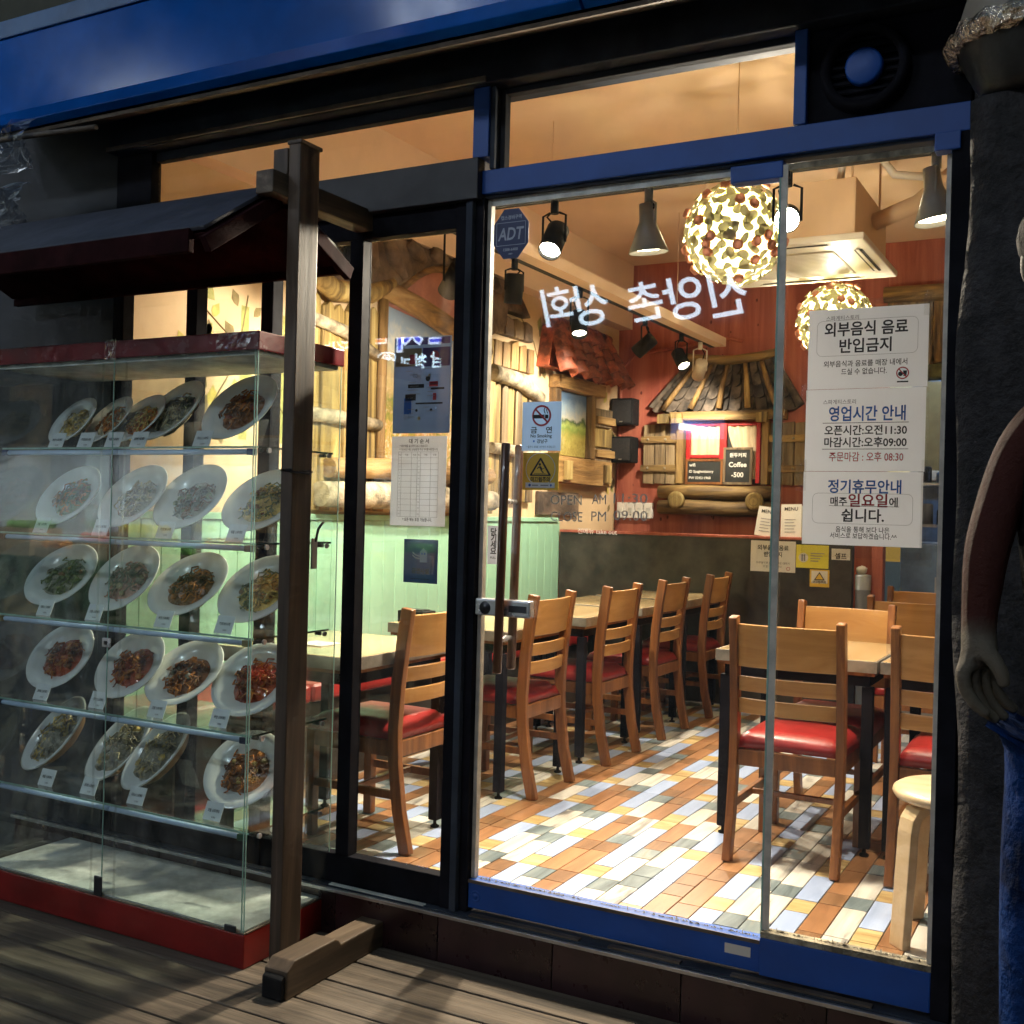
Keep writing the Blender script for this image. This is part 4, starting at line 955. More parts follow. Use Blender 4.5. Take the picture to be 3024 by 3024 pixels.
def lamp(px, py, kind, aim, label, x=None, y=None, z=None, energy=72, size=75, on=True, lens=None, drop=.14):
    """hang a lamp from a track; shade axis points at aim"""
    top = Vector((x, y, z)); c = top-Vector((0, 0, drop)); d = (Vector(aim)-c).normalized()
    M = Matrix.Translation(c) @ d.to_track_quat('Z', 'Y').to_matrix().to_4x4()
    mat = {'black': LAMPB, 'cone': LAMPG, 'beige': LAMPW}[kind]
    t = thing('track_spotlight', label, 'lamp', tuple(c), 'track lamps')
    I = Matrix.Translation(-c) @ M
    if kind == 'cone': pr = [(0, -.115), (.026, -.115), (.029, -.06), (.030, -.05), (.074, .062), (.071, .062), (.028, -.045), (0, -.045)]; lr, lz = .064, .046
    else: pr = [(0, -.07), (.040, -.07), (.044, -.065), (.044, .07), (.041, .07), (.040, .045), (0, .045)]; lr, lz = .040, .05
    MB().lathe(pr, 28, I).build('shade', mat, t, local=True)
    MB().lathe([(0, lz), (lr, lz)], 24, I).build('lens', lens or (LENS if on else LENSOFF), t, local=True)
    u = Vector((0, 0, drop))
    MB().tube([u, u-Vector((0, 0, .05))], .016, 12).build('adapter', mat, t, local=True)
    side = d.cross(Vector((0, 0, 1))); side = side.normalized() if side.length > .05 else Vector((1, 0, 0))
    for s_ in (-1, 1):
        p0 = u-Vector((0, 0, .045)); w_ = side*(s_*(.047 if kind != 'cone' else .036))
        MB().tube([p0+w_*.4, p0+w_-Vector((0, 0, .012)), w_-d*.03*0+Vector((0, 0, -.01))], .005, 6).build('yoke', mat, t, local=True)
    MB().tube([u-Vector((0, 0, .04))+side*.01, u*.6+side*.03, u*.35+side*.02-d*.03, -d*.06], .004, 6).build('cord', LAMPB, t, local=True)
    if on: spot('lamp_light', c+d*(lz+.03), c+d*2, energy, size, .6, parent=t)
    return t
def on_front(px): return onY(px, 620, FY).x
s1x, s2x, s4x = on_front(1638), on_front(1915), on_front(2325)
lamp(0, 0, 'black', (-1.75, -1.1, 0), 'black track lamp glaring straight out of the door glass at its left', x=s1x, y=FY, z=FZ, energy=250, size=118, lens=LENSHOT, drop=.15)
lamp(0, 0, 'cone', (s2x+.1, 1.15, 0), 'grey cone track lamp hanging in the middle of the door glass', x=s2x, y=FY, z=FZ, energy=105, size=100, drop=.17)
lamp(0, 0, 'cone', (-.2, .95, .0), 'grey cone track lamp at the upper right behind the sidelight', x=on_front(2762), y=FY, z=FZ, energy=92, size=95, drop=.16)
lamp(0, 0, 'black', (-.25, -2.2, 1.25), 'black track lamp glaring beside the flower ball', x=s4x, y=FY, z=FZ, energy=110, size=130, lens=LENSHOT, drop=.16)
lamp(0, 0, 'black', (-3.45, 1.6, 1.4), 'black track lamp at the edge of the narrow window, turned to the wall', x=-2.36, y=FY, z=FZ, energy=150, size=100, drop=.27)
lamp(0, 0, 'black', (-3.4, .7, 1.7), 'added black fill lamp unseen behind the awning, turned to the wall corner', x=-2.9, y=FY, z=FZ, energy=22, size=120)  # unseen lamp, added to brighten the interior
def sy(px, py): return onX(px, py, SX).y
lamp(0, 0, 'black', (-2.0, 1.6, .2), 'black track lamp with bright mouth, nearest on the side track', x=SX, y=sy(1712, 880), z=SZ, energy=172, size=95, drop=.19)
lamp(0, 0, 'black', (-3.6, 3.5, 1.6), 'black track lamp turned to the wall, second on the side track', x=SX, y=sy(1905, 960), z=SZ, energy=130, size=105, drop=.17)
lamp(0, 0, 'black', (-1.6, 3.4, 1.0), 'black track lamp with bright oval mouth, third on the side track', x=SX, y=sy(2012, 1005), z=SZ, energy=126, size=95, drop=.17)
lamp(0, 0, 'beige', (-2.95, 5.1, 1.75), 'beige track lamp at the end of the side track', x=SX, y=sy(2068, 1030), z=SZ, energy=58, size=100, drop=.19)
lamp(0, 0, 'black', (-2.75, 1.9, .6), 'added black fill lamp unseen behind the door jamb on the side track', x=SX, y=1.75, z=SZ, energy=110, size=115)  # extra lamp out of sight, added to brighten the left tables

# ================================================================ ceiling air conditioner
ac = thing('ceiling_air_conditioner', 'white cassette air conditioner hanging under the ceiling', 'air conditioner', (-1.53, 2.98, 2.7))
B(-1.985, -1.075, 2.51, 3.44, 2.70, 2.735).build('panel', ACW, ac, bevel=.012, seg=3)
B(-1.93, -1.13, 2.57, 3.38, 2.7355, 3.02).build('body', CEIL, ac, bevel=.01)
for a in ((-1.80, -1.26, 2.56, 2.60), (-1.80, -1.26, 3.35, 3.39), (-1.935, -1.895, 2.72, 3.23), (-1.165, -1.125, 2.72, 3.23)):
    B(*a, 2.697, 2.6995).build('air_slot', SPKB, ac); 
    if a[1]-a[0] > .1: B(a[0]-.02, a[1]+.02, a[2]+.012, a[3]-.012, 2.693, 2.6965).build('flap', ACW, ac)
    else: B(a[0]+.012, a[1]-.012, a[2]-.02, a[3]+.02, 2.693, 2.6965).build('flap', ACW, ac)
gr = B(-1.80, -1.26, 2.70, 3.25, 2.695, 2.6995).build('intake_grille', paint('grille_beige', (.50, .46, .36), .5), ac, bevel=.002)
for i in range(18): B(-1.79, -1.27, 2.715+i*.0295, 2.728+i*.0295, 2.6915, 2.6945).build('slat', ACW, gr)
for x in (-1.9, -1.16):
    for y in (2.62, 3.33): MB().tube([(x, y, 3.0), (x, y, CZ)], .006, 6).build('hanger_rod', CEIL, ac)
tag(MB().tube([(-1.12, 3.0, 2.9), (-.9, 2.95, 2.96), (-.7, 2.9, 3.10), (-.6, 2.9, 3.24)], .045, 12).build('insulated_pipe', CEIL), 'beige insulated pipe rising from the air conditioner to the ceiling', 'pipe')
tag(MB().tube([(-1.25, 2.75, 3.02), (-1.22, 2.7, 3.2), (-1.1, 2.7, 3.22), (-.98, 2.72, 3.05), (-.8, 2.74, 3.02)], .02, 10).build('drain_hose', ACW), 'white bent drain hose above the air conditioner', 'hose')

# ================================================================ flower ball lamps
def leafm(s, k):
    m = MB(); pl = []
    for i in range(16):
        a = 2*pi*i/16; r = s*(1-.10*k)*(1 if k < 2 else .9+.2*abs(cos(a)))
        pl.append((r*cos(a), r*.72*sin(a)*(1-.18*cos(a)), .005*cos(2*a)))
    m.add([(0, 0, .006)]+pl, [(0, i+1, (i+1) % 16+1) for i in range(16)], True); return m
leafs = []
for k in range(3):
    me = leafm(.0275, k).mesh('leaf'); me.materials.append(LEAF); leafs.append(me)
rm = MB(); rm.lathe([(0, .018), (.006, .02), (.011, .013), (.016, .019), (.021, .010), (.024, .0), (.012, -.004)], 9); rme = rm.mesh('rose'); rme.materials.append(ROSE)
BALLE = emit('ball_glow', (1, .90, .22), 2.3)
_bt = BALLE.node_tree; _tr = _bt.nodes.new('ShaderNodeBsdfTransparent'); _mx = _bt.nodes.new('ShaderNodeMixShader'); _mx.inputs[0].default_value = .36
_bt.links.new(_bt.nodes['Principled BSDF'].outputs[0], _mx.inputs[1]); _bt.links.new(_tr.outputs[0], _mx.inputs[2]); _bt.links.new(_mx.outputs[0], _bt.nodes['Material Output'].inputs[0])
def flower_ball(c, label, r=.205):
    t = thing('flower_ball_lamp', label, 'pendant lamp', tuple(c), 'flower ball lamps')
    m = MB(); m.ball((0, 0, 0), r*.86, 28, 18); m.build('diffuser', BALLE, t, local=True)
    MB().ball((0, 0, .02), .030, 12, 8, (1, 1, 1.2)).build('bulb', LENS, t, local=True)
    pl_ = bpy.data.lights.new('bulb_light', 'POINT'); pl_.energy = 150; pl_.color = (1, .84, .60); pl_.shadow_soft_size = .06
    po = bpy.data.objects.new('bulb_light', pl_); col.objects.link(po); po.parent = t; po.location = (0, 0, -.03)
    MB().tube([(0, 0, r*.9), (0, 0, CZ-c[2])], .0025, 6).build('cord', CEIL, t, local=True)
    n = 330; ga = pi*(3-math.sqrt(5)); rnd = random.Random(11)
    for i in range(n):
        z = 1-2*(i+.5)/n; rr = math.sqrt(1-z*z); th = i*ga
        d = Vector((rr*cos(th), rr*sin(th), z)); d = (d+Vector((rnd.uniform(-.08, .08), rnd.uniform(-.08, .08), rnd.uniform(-.08, .08)))).normalized()
        q = d.to_track_quat('Z', 'Y').to_matrix().to_4x4() @ Matrix.Rotation(rnd.uniform(0, 6), 4, 'Z') @ Matrix.Rotation(rnd.uniform(-.18, .18), 4, 'X')
        rose = rnd.random() < .12
        o = link('rose' if rose else 'leaf', rme if rose else leafs[i % 3], t)
        o.matrix_local = Matrix.Translation(d*(r*(1.0 if not rose else 1.03)+rnd.uniform(-.012, .01))) @ q
    for k in range(6):
        pts = [Vector((r*.97*cos(a)*cos(k*pi/6), r*.97*cos(a)*sin(k*pi/6), r*.97*sin(a))) for a in [2*pi*j/24 for j in range(25)]]
        MB().tube(pts, .0016, 4).build('wire', DKMETAL, t, local=True)
    return t
flower_ball((-1.42, 1.60, 2.547), 'large round lamp of yellow glowing leaves and roses under the ceiling')
flower_ball((-1.435, 3.55, 2.50), 'round flower ball lamp half hidden behind the white notice sheets')
# ================================================================ stickers and notices on the glass
def sign(name, label, cat, px0, py0, px1, py1, mat, y=-.0065, th=.0016, bev=0, group=None):
    a, b = onY(px0, py0, y), onY(px1, py1, y); c = (a+b)/2
    t = thing(name, label, cat, (c.x, y, c.z), group); w, h = abs(b.x-a.x), abs(a.z-b.z)
    B(-w/2, w/2, 0, th, -h/2, h/2).build('sheet', mat, t, bevel=bev, local=True)
    return t, w, h
FF = lambda x, z, d=.0006: face_front(x, -d, z)
FP = lambda p, q, d: Vector((p, -d, q))
def bar(t, x0, x1, z0, z1, mat=INK, d=.0006, name='line'): return B(x0, x1, -d-.0005, -d, z0, z1).build(name, mat, t, local=True)
def ring(t, x, z, r0, r1, mat, d=.0007, n=32, name='ring'): return MB().lathe([(r0, 0), (r1, 0)], n, Matrix.Translation((x, -d, z)) @ Matrix.Rotation(pi/2, 4, 'X')).build(name, mat, t, local=True)
def poly(t, pts, mat, d=.0007, name='symbol'): return MB().prism(pts, FP, d-.0004, d).build(name, mat, t, local=True)
def outline_round(t, x0, x1, z0, z1, r, mat, w=.0012):
    pts = []
    for cx, cz, a0 in ((x1-r, z1-r, 0), (x0+r, z1-r, 90), (x0+r, z0+r, 180), (x1-r, z0+r, 270)):
        for k in range(5): a = radians(a0+k*22.5); pts.append((cx+r*cos(a), cz+r*sin(a)))
    n = len(pts); m = MB()
    for i in range(n):
        p, q = Vector(pts[i]), Vector(pts[(i+1) % n]); d_ = (q-p).normalized(); nn = Vector((-d_.y, d_.x))*w/2
        m.add([(p+nn).to_3d().xzy, (q+nn).to_3d().xzy, (q-nn).to_3d().xzy, (p-nn).to_3d().xzy], [(0, 1, 2, 3)])
    for v in m.v: v.y = -.0006
    return m.build('border', mat, t, local=True)

# three white notices in a clear sleeve on the sidelight
YS = -.0225
xs0, xs1 = onY(2390, 920, YS).x, onY(2745, 895, YS).x; zt = onY(2390, 918, YS).z
SW = xs1-xs0; SH = [.258*SW/.283*1.02, .262*SW/.283, .26*SW/.283]
SH = [(onY(2388, a, YS).z-onY(2384, b, YS).z) for a, b in ((918, 1152), (1152, 1392), (1392, 1607))]
zc = zt; sheets = []
for i, (lab, hh) in enumerate(zip(('top white notice sheet with bold black lettering on the sidelight glass', 'middle white notice sheet with blue heading and opening hours on the sidelight', 'bottom white notice sheet about the weekly closing day on the sidelight'), SH)):
    t = thing('notice_sheet', lab, 'notice', ((xs0+xs1)/2-.002*i, YS-.001*(i % 2), zc-hh/2), 'notices on the sidelight')
    B(-SW/2, SW/2, 0, .0009, -hh/2+.0008, hh/2-.0004).build('sheet', PAPER, t, local=True); sheets.append((t, hh)); zc -= hh
t, h = sheets[0]
lettering('스파게티스토리', .013, INKG, t, FF(-.062, h*.385), .01)
lettering('외부음식 음료', .039, INK, t, FF(-.004, h*.245), .035, fit=.205); lettering('반입금지', .039, INK, t, FF(-.004, h*.035), .035, fit=.128)
outline_round(t, -.125, .122, -h*.085, h*.355, .014, INKG, .0008)
lettering('외부음식과 음료를 매장 내에서', .0175, INK, t, FF(-.004, -h*.185), .012, fit=.205); lettering('드실 수 없습니다.', .0175, INK, t, FF(-.006, -h*.285), .012, fit=.112)
ring(t, .088, -h*.325, .0125, .0155, INKR); poly(t, [(.077, -h*.325+.010), (.079, -h*.325+.012), (.0995, -h*.325-.0105), (.0975, -h*.325-.0125)], INKR, .0010)
ring(t, .083, -h*.325-.002, 0, .006, INK, .0006, 12, 'symbol'); poly(t, [(.090, -h*.325-.008), (.097, -h*.325-.008), (.0985, -h*.325+.006), (.089, -h*.325+.006)], INK)
bar(t, .075, .102, -h*.325-.0235, -h*.325-.020, INK)
t, h = sheets[1]
lettering('스파게티스토리', .013, INKG, t, FF(-.062, h*.345), .01)
lettering('영업시간 안내', .041, INKB, t, FF(.006, h*.20), .035, fit=.188)
bar(t, -.103, .108, h*.085, h*.092)
lettering('오픈시간:오전11:30', .027, INK, t, FF(.003, h*.0), .02, fit=.202); lettering('마감시간:오후09:00', .027, INK, t, FF(.003, -h*.145), .02, fit=.202)
bar(t, -.103, .108, -h*.232, -h*.225)
lettering('주문마감 : 오후 08:30', .026, INKR, t, FF(.006, -h*.32), .012, fit=.182)
t, h = sheets[2]
lettering('정기휴무안내', .037, INKB, t, FF(.006, h*.30), .03, fit=.18)
outline_round(t, -.122, .124, -h*.205, h*.205, .014, INKG, .0008)
lettering('매주', .025, INK, t, FF(-.056, h*.095), .02, fit=.042); lettering('일요일', .036, INKR, t, FF(.016, h*.115), .045, fit=.096); lettering('에', .026, INK, t, FF(.078, h*.095), .02)
bar(t, -.080, .092, h*.032, h*.038)
lettering('쉽니다.', .036, INK, t, FF(.004, -h*.090), .035, fit=.105)
lettering('음식을 통해 보다 나은', .0165, INK, t, FF(.004, -h*.28), .012, fit=.132); lettering('서비스로 보답하겠습니다.^^', .0165, INK, t, FF(.006, -h*.365), .012, fit=.164)
slv = thing('clear_sleeve', 'clear plastic sleeve taped around the three notices', 'plastic sleeve', ((xs0+xs1)/2, YS-.004, zt-.33))
w2 = SW/2; hz = (zt-zc)
def film(name, x0, x1, z0, z1, dy=0):
    rnd = random.Random(int(abs(x0)*9999))
    return MB().grid(lambda u, v: Vector((x0+(x1-x0)*u, YS-.0035-dy+rnd.uniform(-.0012, .0012), z0+(z1-z0)*v)), 8, 12).build(name, FILM, slv)
xm = (xs0+xs1)/2
film('film', xm-w2-.004, xm+w2+.006, zc-.03, zt+.022); film('tape', xm+w2-.008, xm+w2+.022, zc-.028, zt-SH[0]-SH[1]+.03, .002); film('tape', xm-w2-.022, xm-w2+.004, zt-SH[0]-SH[1]-.05, zt-SH[0]-SH[1]+.03, .002)
film('tape', xm+w2-.05, xm+w2+.02, zc-.045, zc-.012, .003); film('tape', xm+w2-.012, xm+w2+.012, zt-.03, zt+.03, .002); film('tape', xm-w2-.015, xm-w2+.002, zt-SH[0]-.03, zt-SH[0]+.015, .002)

# no smoking sticker
SKY = paper('pale_blue_sticker', (.46, .58, .74), .35)
t, w, h = sign('no_smoking_sticker', 'pale blue no smoking sticker on the door glass', 'sticker', 1544, 1188, 1655, 1331, SKY)
zc_ = h*.215
bar(t, -.028, .022, zc_-.008, zc_+.003, INK, .0006, 'symbol'); bar(t, .008, .012, zc_-.0065, zc_+.0015, SKY, .0008, 'symbol')
for k in range(2): poly(t, [(.010+.008*k, zc_+.006), (.013+.008*k, zc_+.006), (.009+.008*k, zc_+.017), (.013+.008*k, zc_+.026), (.010+.008*k, zc_+.026), (.006+.008*k, zc_+.017)], INK)
ring(t, 0, zc_, .0255, .0315, INKR, .0010); poly(t, [(-.0215, zc_+.0165), (-.0175, zc_+.0205), (.0215, zc_-.0165), (.0175, zc_-.0205)], INKR, .0013)
lettering('금    연', .021, INK, t, FF(0, -h*.075), .03, fit=.070); lettering('No Smoking', .0135, INK, t, FF(0, -h*.205), .02, fit=.070); lettering('강남구', .013, INK, t, FF(.004, -h*.305), .02, spacing=1.3); bar(t, -.026, -.021, -h*.325, -h*.285, INKB, .0006, 'symbol')
lettering('* 흡연시 과태료 10만원이 부과됩니다', .008, INK, t, FF(0, -h*.42), 0, fit=.095)
# slip caution sticker
t, w, h = sign('slip_caution_sticker', 'yellow rounded slip caution sticker under the no smoking sticker', 'sticker', 1545, 1337, 1648, 1448, CAUT, bev=.0004)
ring(t, 0, h*.06, .0465, .049, PAPER, .0006, 40)
poly(t, [(-.033, -h*.12), (.033, -h*.12), (.035, -h*.10), (.002, h*.36), (-.002, h*.36), (-.035, -h*.10)], INK, .0010); poly(t, [(-.027, -h*.085), (.027, -h*.085), (0, h*.295)], CAUT, .0013)
ring(t, -.002, h*.185, 0, .0042, INK, .0016, 12, 'symbol'); poly(t, [(-.006, h*.13), (.002, h*.14), (.008, h*.05), (.002, h*.03)], INK, .0016); poly(t, [(.002, h*.06), (.012, h*.07), (.016, h*.11), (.012, h*.09)], INK, .0018); poly(t, [(.004, h*.04), (.012, -h*.03), (.009, -h*.05), (.0, h*.035)], INK, .0018); poly(t, [(-.006, h*.13), (-.012, h*.07), (-.009, h*.06), (-.003, h*.11)], INK, .0018)
bar(t, -.020, .018, -h*.065, -h*.055, INK, .0016, 'symbol')
lettering('미끄럼주의', .0165, INK, t, FF(0, -h*.215, .0012), .03, fit=.063)
bar(t, -.048, .048, -h*.44, -h*.30, PAPER, .0010, 'footer'); ring(t, -.034, -h*.37, 0, .0042, INKB, .0017, 14, 'symbol'); bar(t, -.026, -.006, -h*.385, -h*.36, INKG, .0017); bar(t, .002, .028, -h*.385, -h*.36, INKG, .0017); poly(t, [(.032, -h*.37), (.036, -h*.33), (.040, -h*.37), (.036, -h*.41)], INKB, .0017)
# pull sticker
t, w, h = sign('pull_sticker', 'narrow white vertical pull sticker at the left edge of the door', 'sticker', 1441, 1552, 1470, 1667, PAPER)
for k, chx in enumerate('당기세요'): lettering(chx, .024, INK, t, FF(.002, h*(.345-.165*k)), .02)
lettering('PULL', .009, INK, t, FF(.002, -h*.33), .01)
# octagonal security sticker
t, w, h = sign('security_sticker', 'dark blue octagonal security sticker at the top left of the door glass', 'sticker', 1500, 690, 1506, 696, INKB)
bpy.data.objects.remove(t.children[0], do_unlink=True)
c_ = onY(1509, 690, -.0065); t.location = c_; WL[t.name] = c_
OCT = paint('octagon_navy', (.035, .05, .14), .5, .15, 12, 0); OCTL = paint('octagon_lettering', (.45, .50, .62), .5, .1, 12, 0)
R_ = .071; MB().prism([(R_*.90*cos(radians(22.5+45*k)), R_*1.13*sin(radians(22.5+45*k))) for k in range(8)], FP, -.0016, 0).build('sheet', OCT, t, local=True)
lettering('ADT', .052, OCTL, t, FF(0, .0), .04, fit=.084, shear=.12); outline_round(t, -.049, .049, -.034, .034, .001, OCTL, .0016)
lettering('캡스경비구역', .0135, OCTL, t, FF(0, .049), .02, fit=.07); lettering('1588-6400', .012, OCTL, t, FF(0, -.047), .02); lettering('caps', .008, OCTL, t, FF(0, -.061), .02)
# vinyl opening hours
VIN = paint('grey_vinyl', (.42, .40, .36), .5, .05, 8, 0)
t = thing('opening_hours_lettering', 'grey vinyl opening hours lettering on the door glass', 'lettering', tuple(onY(1770, 1500, -.0065)))
def put(tx, pxl, pxr, py, size, mat=VIN):
    a, b = onY(pxl, py, -.0065), onY(pxr, py-(pxr-pxl)*.012, -.0065); c = (a+b)/2-WL[t.name]
    lettering(tx, size, mat, t, FF(c.x, c.z, 0), .0, fit=(b.x-a.x))
put('OPEN', 1626, 1718, 1477, .040); put('AM', 1748, 1790, 1475, .040); put('11:30', 1812, 1912, 1473, .040); put('CLOSE', 1626, 1720, 1526, .040); put('PM', 1746, 1790, 1525, .040); put('09:00', 1812, 1912, 1523, .040); put('전메뉴 take out', 1706, 1822, 1570, .019, PAPERW)

# papers on the narrow black framed window
YW = .0135
t, w, h = sign('waiting_list_sheet', 'white waiting list sheet with a ruled table in the black framed window', 'notice', 1158, 1289, 1313, 1556, PAPER, YW)
lettering('대 기 순 서', .016, INK, t, FF(0, h*.445), .02, fit=.075)
lettering('* 예약제를 실시하지 않고 있습니다', .0085, INK, t, FF(-.02, h*.392), .012, fit=.105); lettering('* 기다리고 계신 손님에게 우선 자리를 제공합니다.', .0085, INK, t, FF(0, h*.352), .012, fit=.145)
gx = [-.082, -.070, -.035, -.015, -.004, .031, .058, .070]; gx = [-.078, -.066, -.028, -.006, .006, .044, .064]
gx = [-.076, -.064, -.026, -.004, .008, .046, .074]
gt, gb_ = h*.325, -h*.40
for x in gx: bar(t, x-.0004, x+.0004, gb_, gt, INKG)
for k in range(12): zz = gt+(gb_-gt)*k/11; bar(t, gx[0], gx[-1], zz-.0004, zz+.0004, INKG, .0011)
for k, n_ in enumerate(('No', '이름', '인원', 'No', '이름', '인원')): lettering(n_, .007, INK, t, FF((gx[k]+gx[k+1])/2, gt-(gt-gb_)/22), 0)
for k in range(10): lettering(str(k+1), .007, INKG, t, FF((gx[0]+gx[1])/2, gt-(gt-gb_)*(k+1.5)/11), 0); lettering(str(k+11), .007, INKG, t, FF((gx[3]+gx[4])/2, gt-(gt-gb_)*(k+1.5)/11), 0)
lettering('* 모든 메뉴 포장 가능합니다.', .012, INK, t, FF(.0, -h*.43), .02, fit=.11)
t, w, h = sign('comic_poster', 'bluish picture poster with small comic panels above the waiting list', 'poster', 1166, 1000, 1327, 1278, paper('poster_blue_grey', (.24, .30, .42), .30), YW)
POC = [paper('poster_ochre', (.40, .30, .16), .35), paper('poster_violet', (.10, .05, .20), .3), paint('poster_pale', (.30, .36, .48), .6, .1, 9, 0)]
bar(t, -w*.47, -.002, h*.20, h*.385, POC[0], .0006, 'panel'); bar(t, .002, w*.48, h*.19, h*.385, POC[1], .0006, 'panel'); bar(t, -w*.47, w*.48, h*.42, h*.49, POC[1], .0006, 'panel')
ring(t, w*.22, h*.30, 0, .016, INKR, .0014, 20, 'symbol')
for x, z, a, b, m_ in ((-.035, .22, .012, .03, INKR), (.045, -.02, .016, .016, INKR), (.05, -.16, .006, .022, INKR), (-.05, -.30, .014, .05, INKB), (-.02, -.03, .03, .012, INK), (.06, -.05, .025, .006, INK), (.03, -.2, .05, .005, INK), (-.04, -.16, .02, .02, INK)):
    bar(t, x-a, x+a, h*z, h*z+b, m_, .0014, 'figure')
rp = random.Random(4)
for k in range(26):
    zz = h*(.165-.02*k) if k < 26 else 0; xx = (-.062 if k % 2 else .006)+rp.uniform(0, .02)
    if rp.random() < .75: bar(t, xx, xx+rp.uniform(.015, .045), zz, zz+.0022, INKG, .0014, 'text_line')
for k in range(10): xx, zz = rp.uniform(-.06, .06), h*rp.uniform(-.42, .12); ring(t, xx, zz, 0, rp.uniform(.004, .009), [POC[2], INK, POC[0], SKY][k % 4], .0016, 12, 'figure')
t, w, h = sign('blue_building_sign', 'dark blue smoke free facility sign with white building in the black framed window', 'sign', 1194, 1591, 1290, 1725, paint('sign_blue', (.012, .055, .22), .5, .08, 6, 0), YW)
WSY = paint('sign_white', (.42, .50, .60), .6, .05, 6, 0)
poly(t, [(-.002, -.003), (.024, -.003), (.024, .030), (.011, .042), (-.002, .030)], WSY); bar(t, .003, .009, .021, .027, INKB, .0014, 'symbol'); bar(t, .013, .019, .021, .027, INKB, .0014, 'symbol')
for k in range(2): poly(t, [(-.003, .006+.008*k), (-.003, .010+.008*k), (-.018, .012+.009*k), (-.030, .020+.009*k), (-.030, .016+.009*k), (-.018, .008+.009*k)], WSY)
lettering('금연시설', .018, INK, t, FF(0, -h*.22), .02, fit=.064); bar(t, -.035, .035, -h*.41, -h*.40, INK)

# ================================================================ glass display case with plastic dishes
CX0, CX1, CY0, CY1, CT = -3.385, -2.203, -.422, -.022, 1.868
dc = thing('display_case', 'tall glass food display case with red base and red top rim', 'display case', (-2.79, -.22, 0))
def cb_(name, mat, *a, bev=.003, par=None): return B(*a).build(name, mat, par or dc, bevel=bev)
cb_('base', RED, CX0, CX1, CY0, CY1, .0005, .100); cb_('base_floor', WHITEB, CX0+.012, CX1-.012, CY0+.012, CY1-.012, .1005, .108, bev=0)
cb_('base_edge', BROWNEDGE, CX0, CX1, CY0-.001, CY0+.008, .1005, .106); cb_('base_edge', BROWNEDGE, CX1-.008, CX1+.001, CY0+.009, CY1, .1005, .106)
cb_('top_rim', REDTOP, CX0-.004, CX1+.004, CY0-.006, CY1+.004, 1.812, CT, bev=.004)
cb_('top_board', WHITEB, CX0+.01, CX1-.01, CY0+.01, CY1-.01, 1.800, 1.8115, bev=0)
FR = film
for x0, x1, nm in ((CX1-.16, CX1+.006, 1), (-2.835, -2.785, 2)):
    rnd = random.Random(nm)
    MB().grid(lambda u, v: Vector((x0+(x1-x0)*u, CY0-.0085+rnd.uniform(-.0018, .0018), 1.808+.064*v)), 10, 5, smooth=False).build('shiny_tape', FILM, dc)
cb_('front_pane', GLC, CX0+.004, -2.803, CY0+.002, CY0+.008, .1065, 1.811, bev=0); cb_('front_pane', GLC, -2.799, CX1-.012, CY0+.002, CY0+.008, .1065, 1.811, bev=0)
cb_('side_pane', GLC, CX1-.010, CX1-.004, CY0+.002, CY1-.002, .1065, 1.811, bev=0); cb_('side_pane', GLC, CX0+.002, CX0+.008-.0045, CY0+.0085, CY1-.002, .109, 1.7995, bev=0)
cb_('back_pane', GLC, CX0+.004, CX1-.0105, CY1-.008, CY1-.002, .109, 1.7995, bev=0)
for x, y in ((-2.8005, CY0+.0012), (CX1-.0118, CY0+.0005), (CX1-.0035, CY0+.002), (CX1-.0035, CY1-.003)): B(x-.0012, x+.0012, y-.001, y+.002, .107, 1.811).build('pane_edge', GLE, dc)
for x in (-2.86, -2.755): B(x-.004, x+.004, CY0+.009, CY0+.012, .109, 1.80).build('clear_upright', FILM, dc)
for x in (-2.795, ): 
    lk2 = B(-2.818, -2.782, CY0-.006, CY0+.001, .895, .925).build('case_lock', CHROME, dc, bevel=.006)
    B(-2.806, -2.794, CY0-.010, CY0-.0065, .903, .916).build('lock_knob', DKMETAL, lk2, bevel=.003)
B(-2.83, -2.795, CY0-.004, CY0+.0015, .102, .165).build('hinge', DKMETAL, dc, bevel=.003); B(CX1-.075, CX1-.03, CY0-.004, CY0+.0015, .103, .122).build('hinge', DKMETAL, dc, bevel=.003)
SHZ = [.388, .675, .962, 1.243, 1.530]
TAPEC = [paint('green_tape', (.01, .07, .03), .4), paint('navy_tape', (.01, .015, .05), .4), paint('yellow_tape', (.20, .14, .02), .4), paint('purple_tape', (.08, .01, .03), .4), paint('blue_tape', (.01, .03, .14), .4)]
for i, z in enumerate(SHZ):
    s_ = cb_('shelf', GLC, CX0+.02, CX1-.016, CY0+.028, CY1-.02, z-.003, z+.003, bev=0)
    B(CX0+.02, CX1-.016, CY0+.0265, CY0+.0279, z-.003, z+.003).build('shelf_edge', GLE, s_)
    B(CX1-.0158, CX1-.0145, CY0+.03, CY1-.02, z-.003, z+.003).build('shelf_edge', paint('dark_glass_edge_%d' % i, (.03, .05, .045), .2), s_)
    MB().tube([(CX0+.05, CY0+.032, z-.014), (-2.806, CY0+.032, z-.014)], .0085, 12).build('light_tube', RAILB, s_); MB().tube([(-2.80, CY0+.032, z-.014), (CX1-.055, CY0+.032, z-.014)], .0085, 12).build('light_tube', RAILB, s_)
    for x in (CX0+.035, CX1-.045): B(x-.012, x+.012, CY0+.021, CY0+.043, z-.024, z-.0045).build('tube_holder', TAPEC[i], s_, bevel=.002)
    for y in (CY0+.055, CY1-.06):
        br = MB().tube([(CX1-.0148, y, z-.009), (CX1-.035, y, z-.009)], .006, 10).build('bracket', DKMETAL, s_); MB().tube([(CX1-.0028, y, z-.009), (CX1+.004, y, z-.009)], .008, 12).build('screw', STEEL, br)

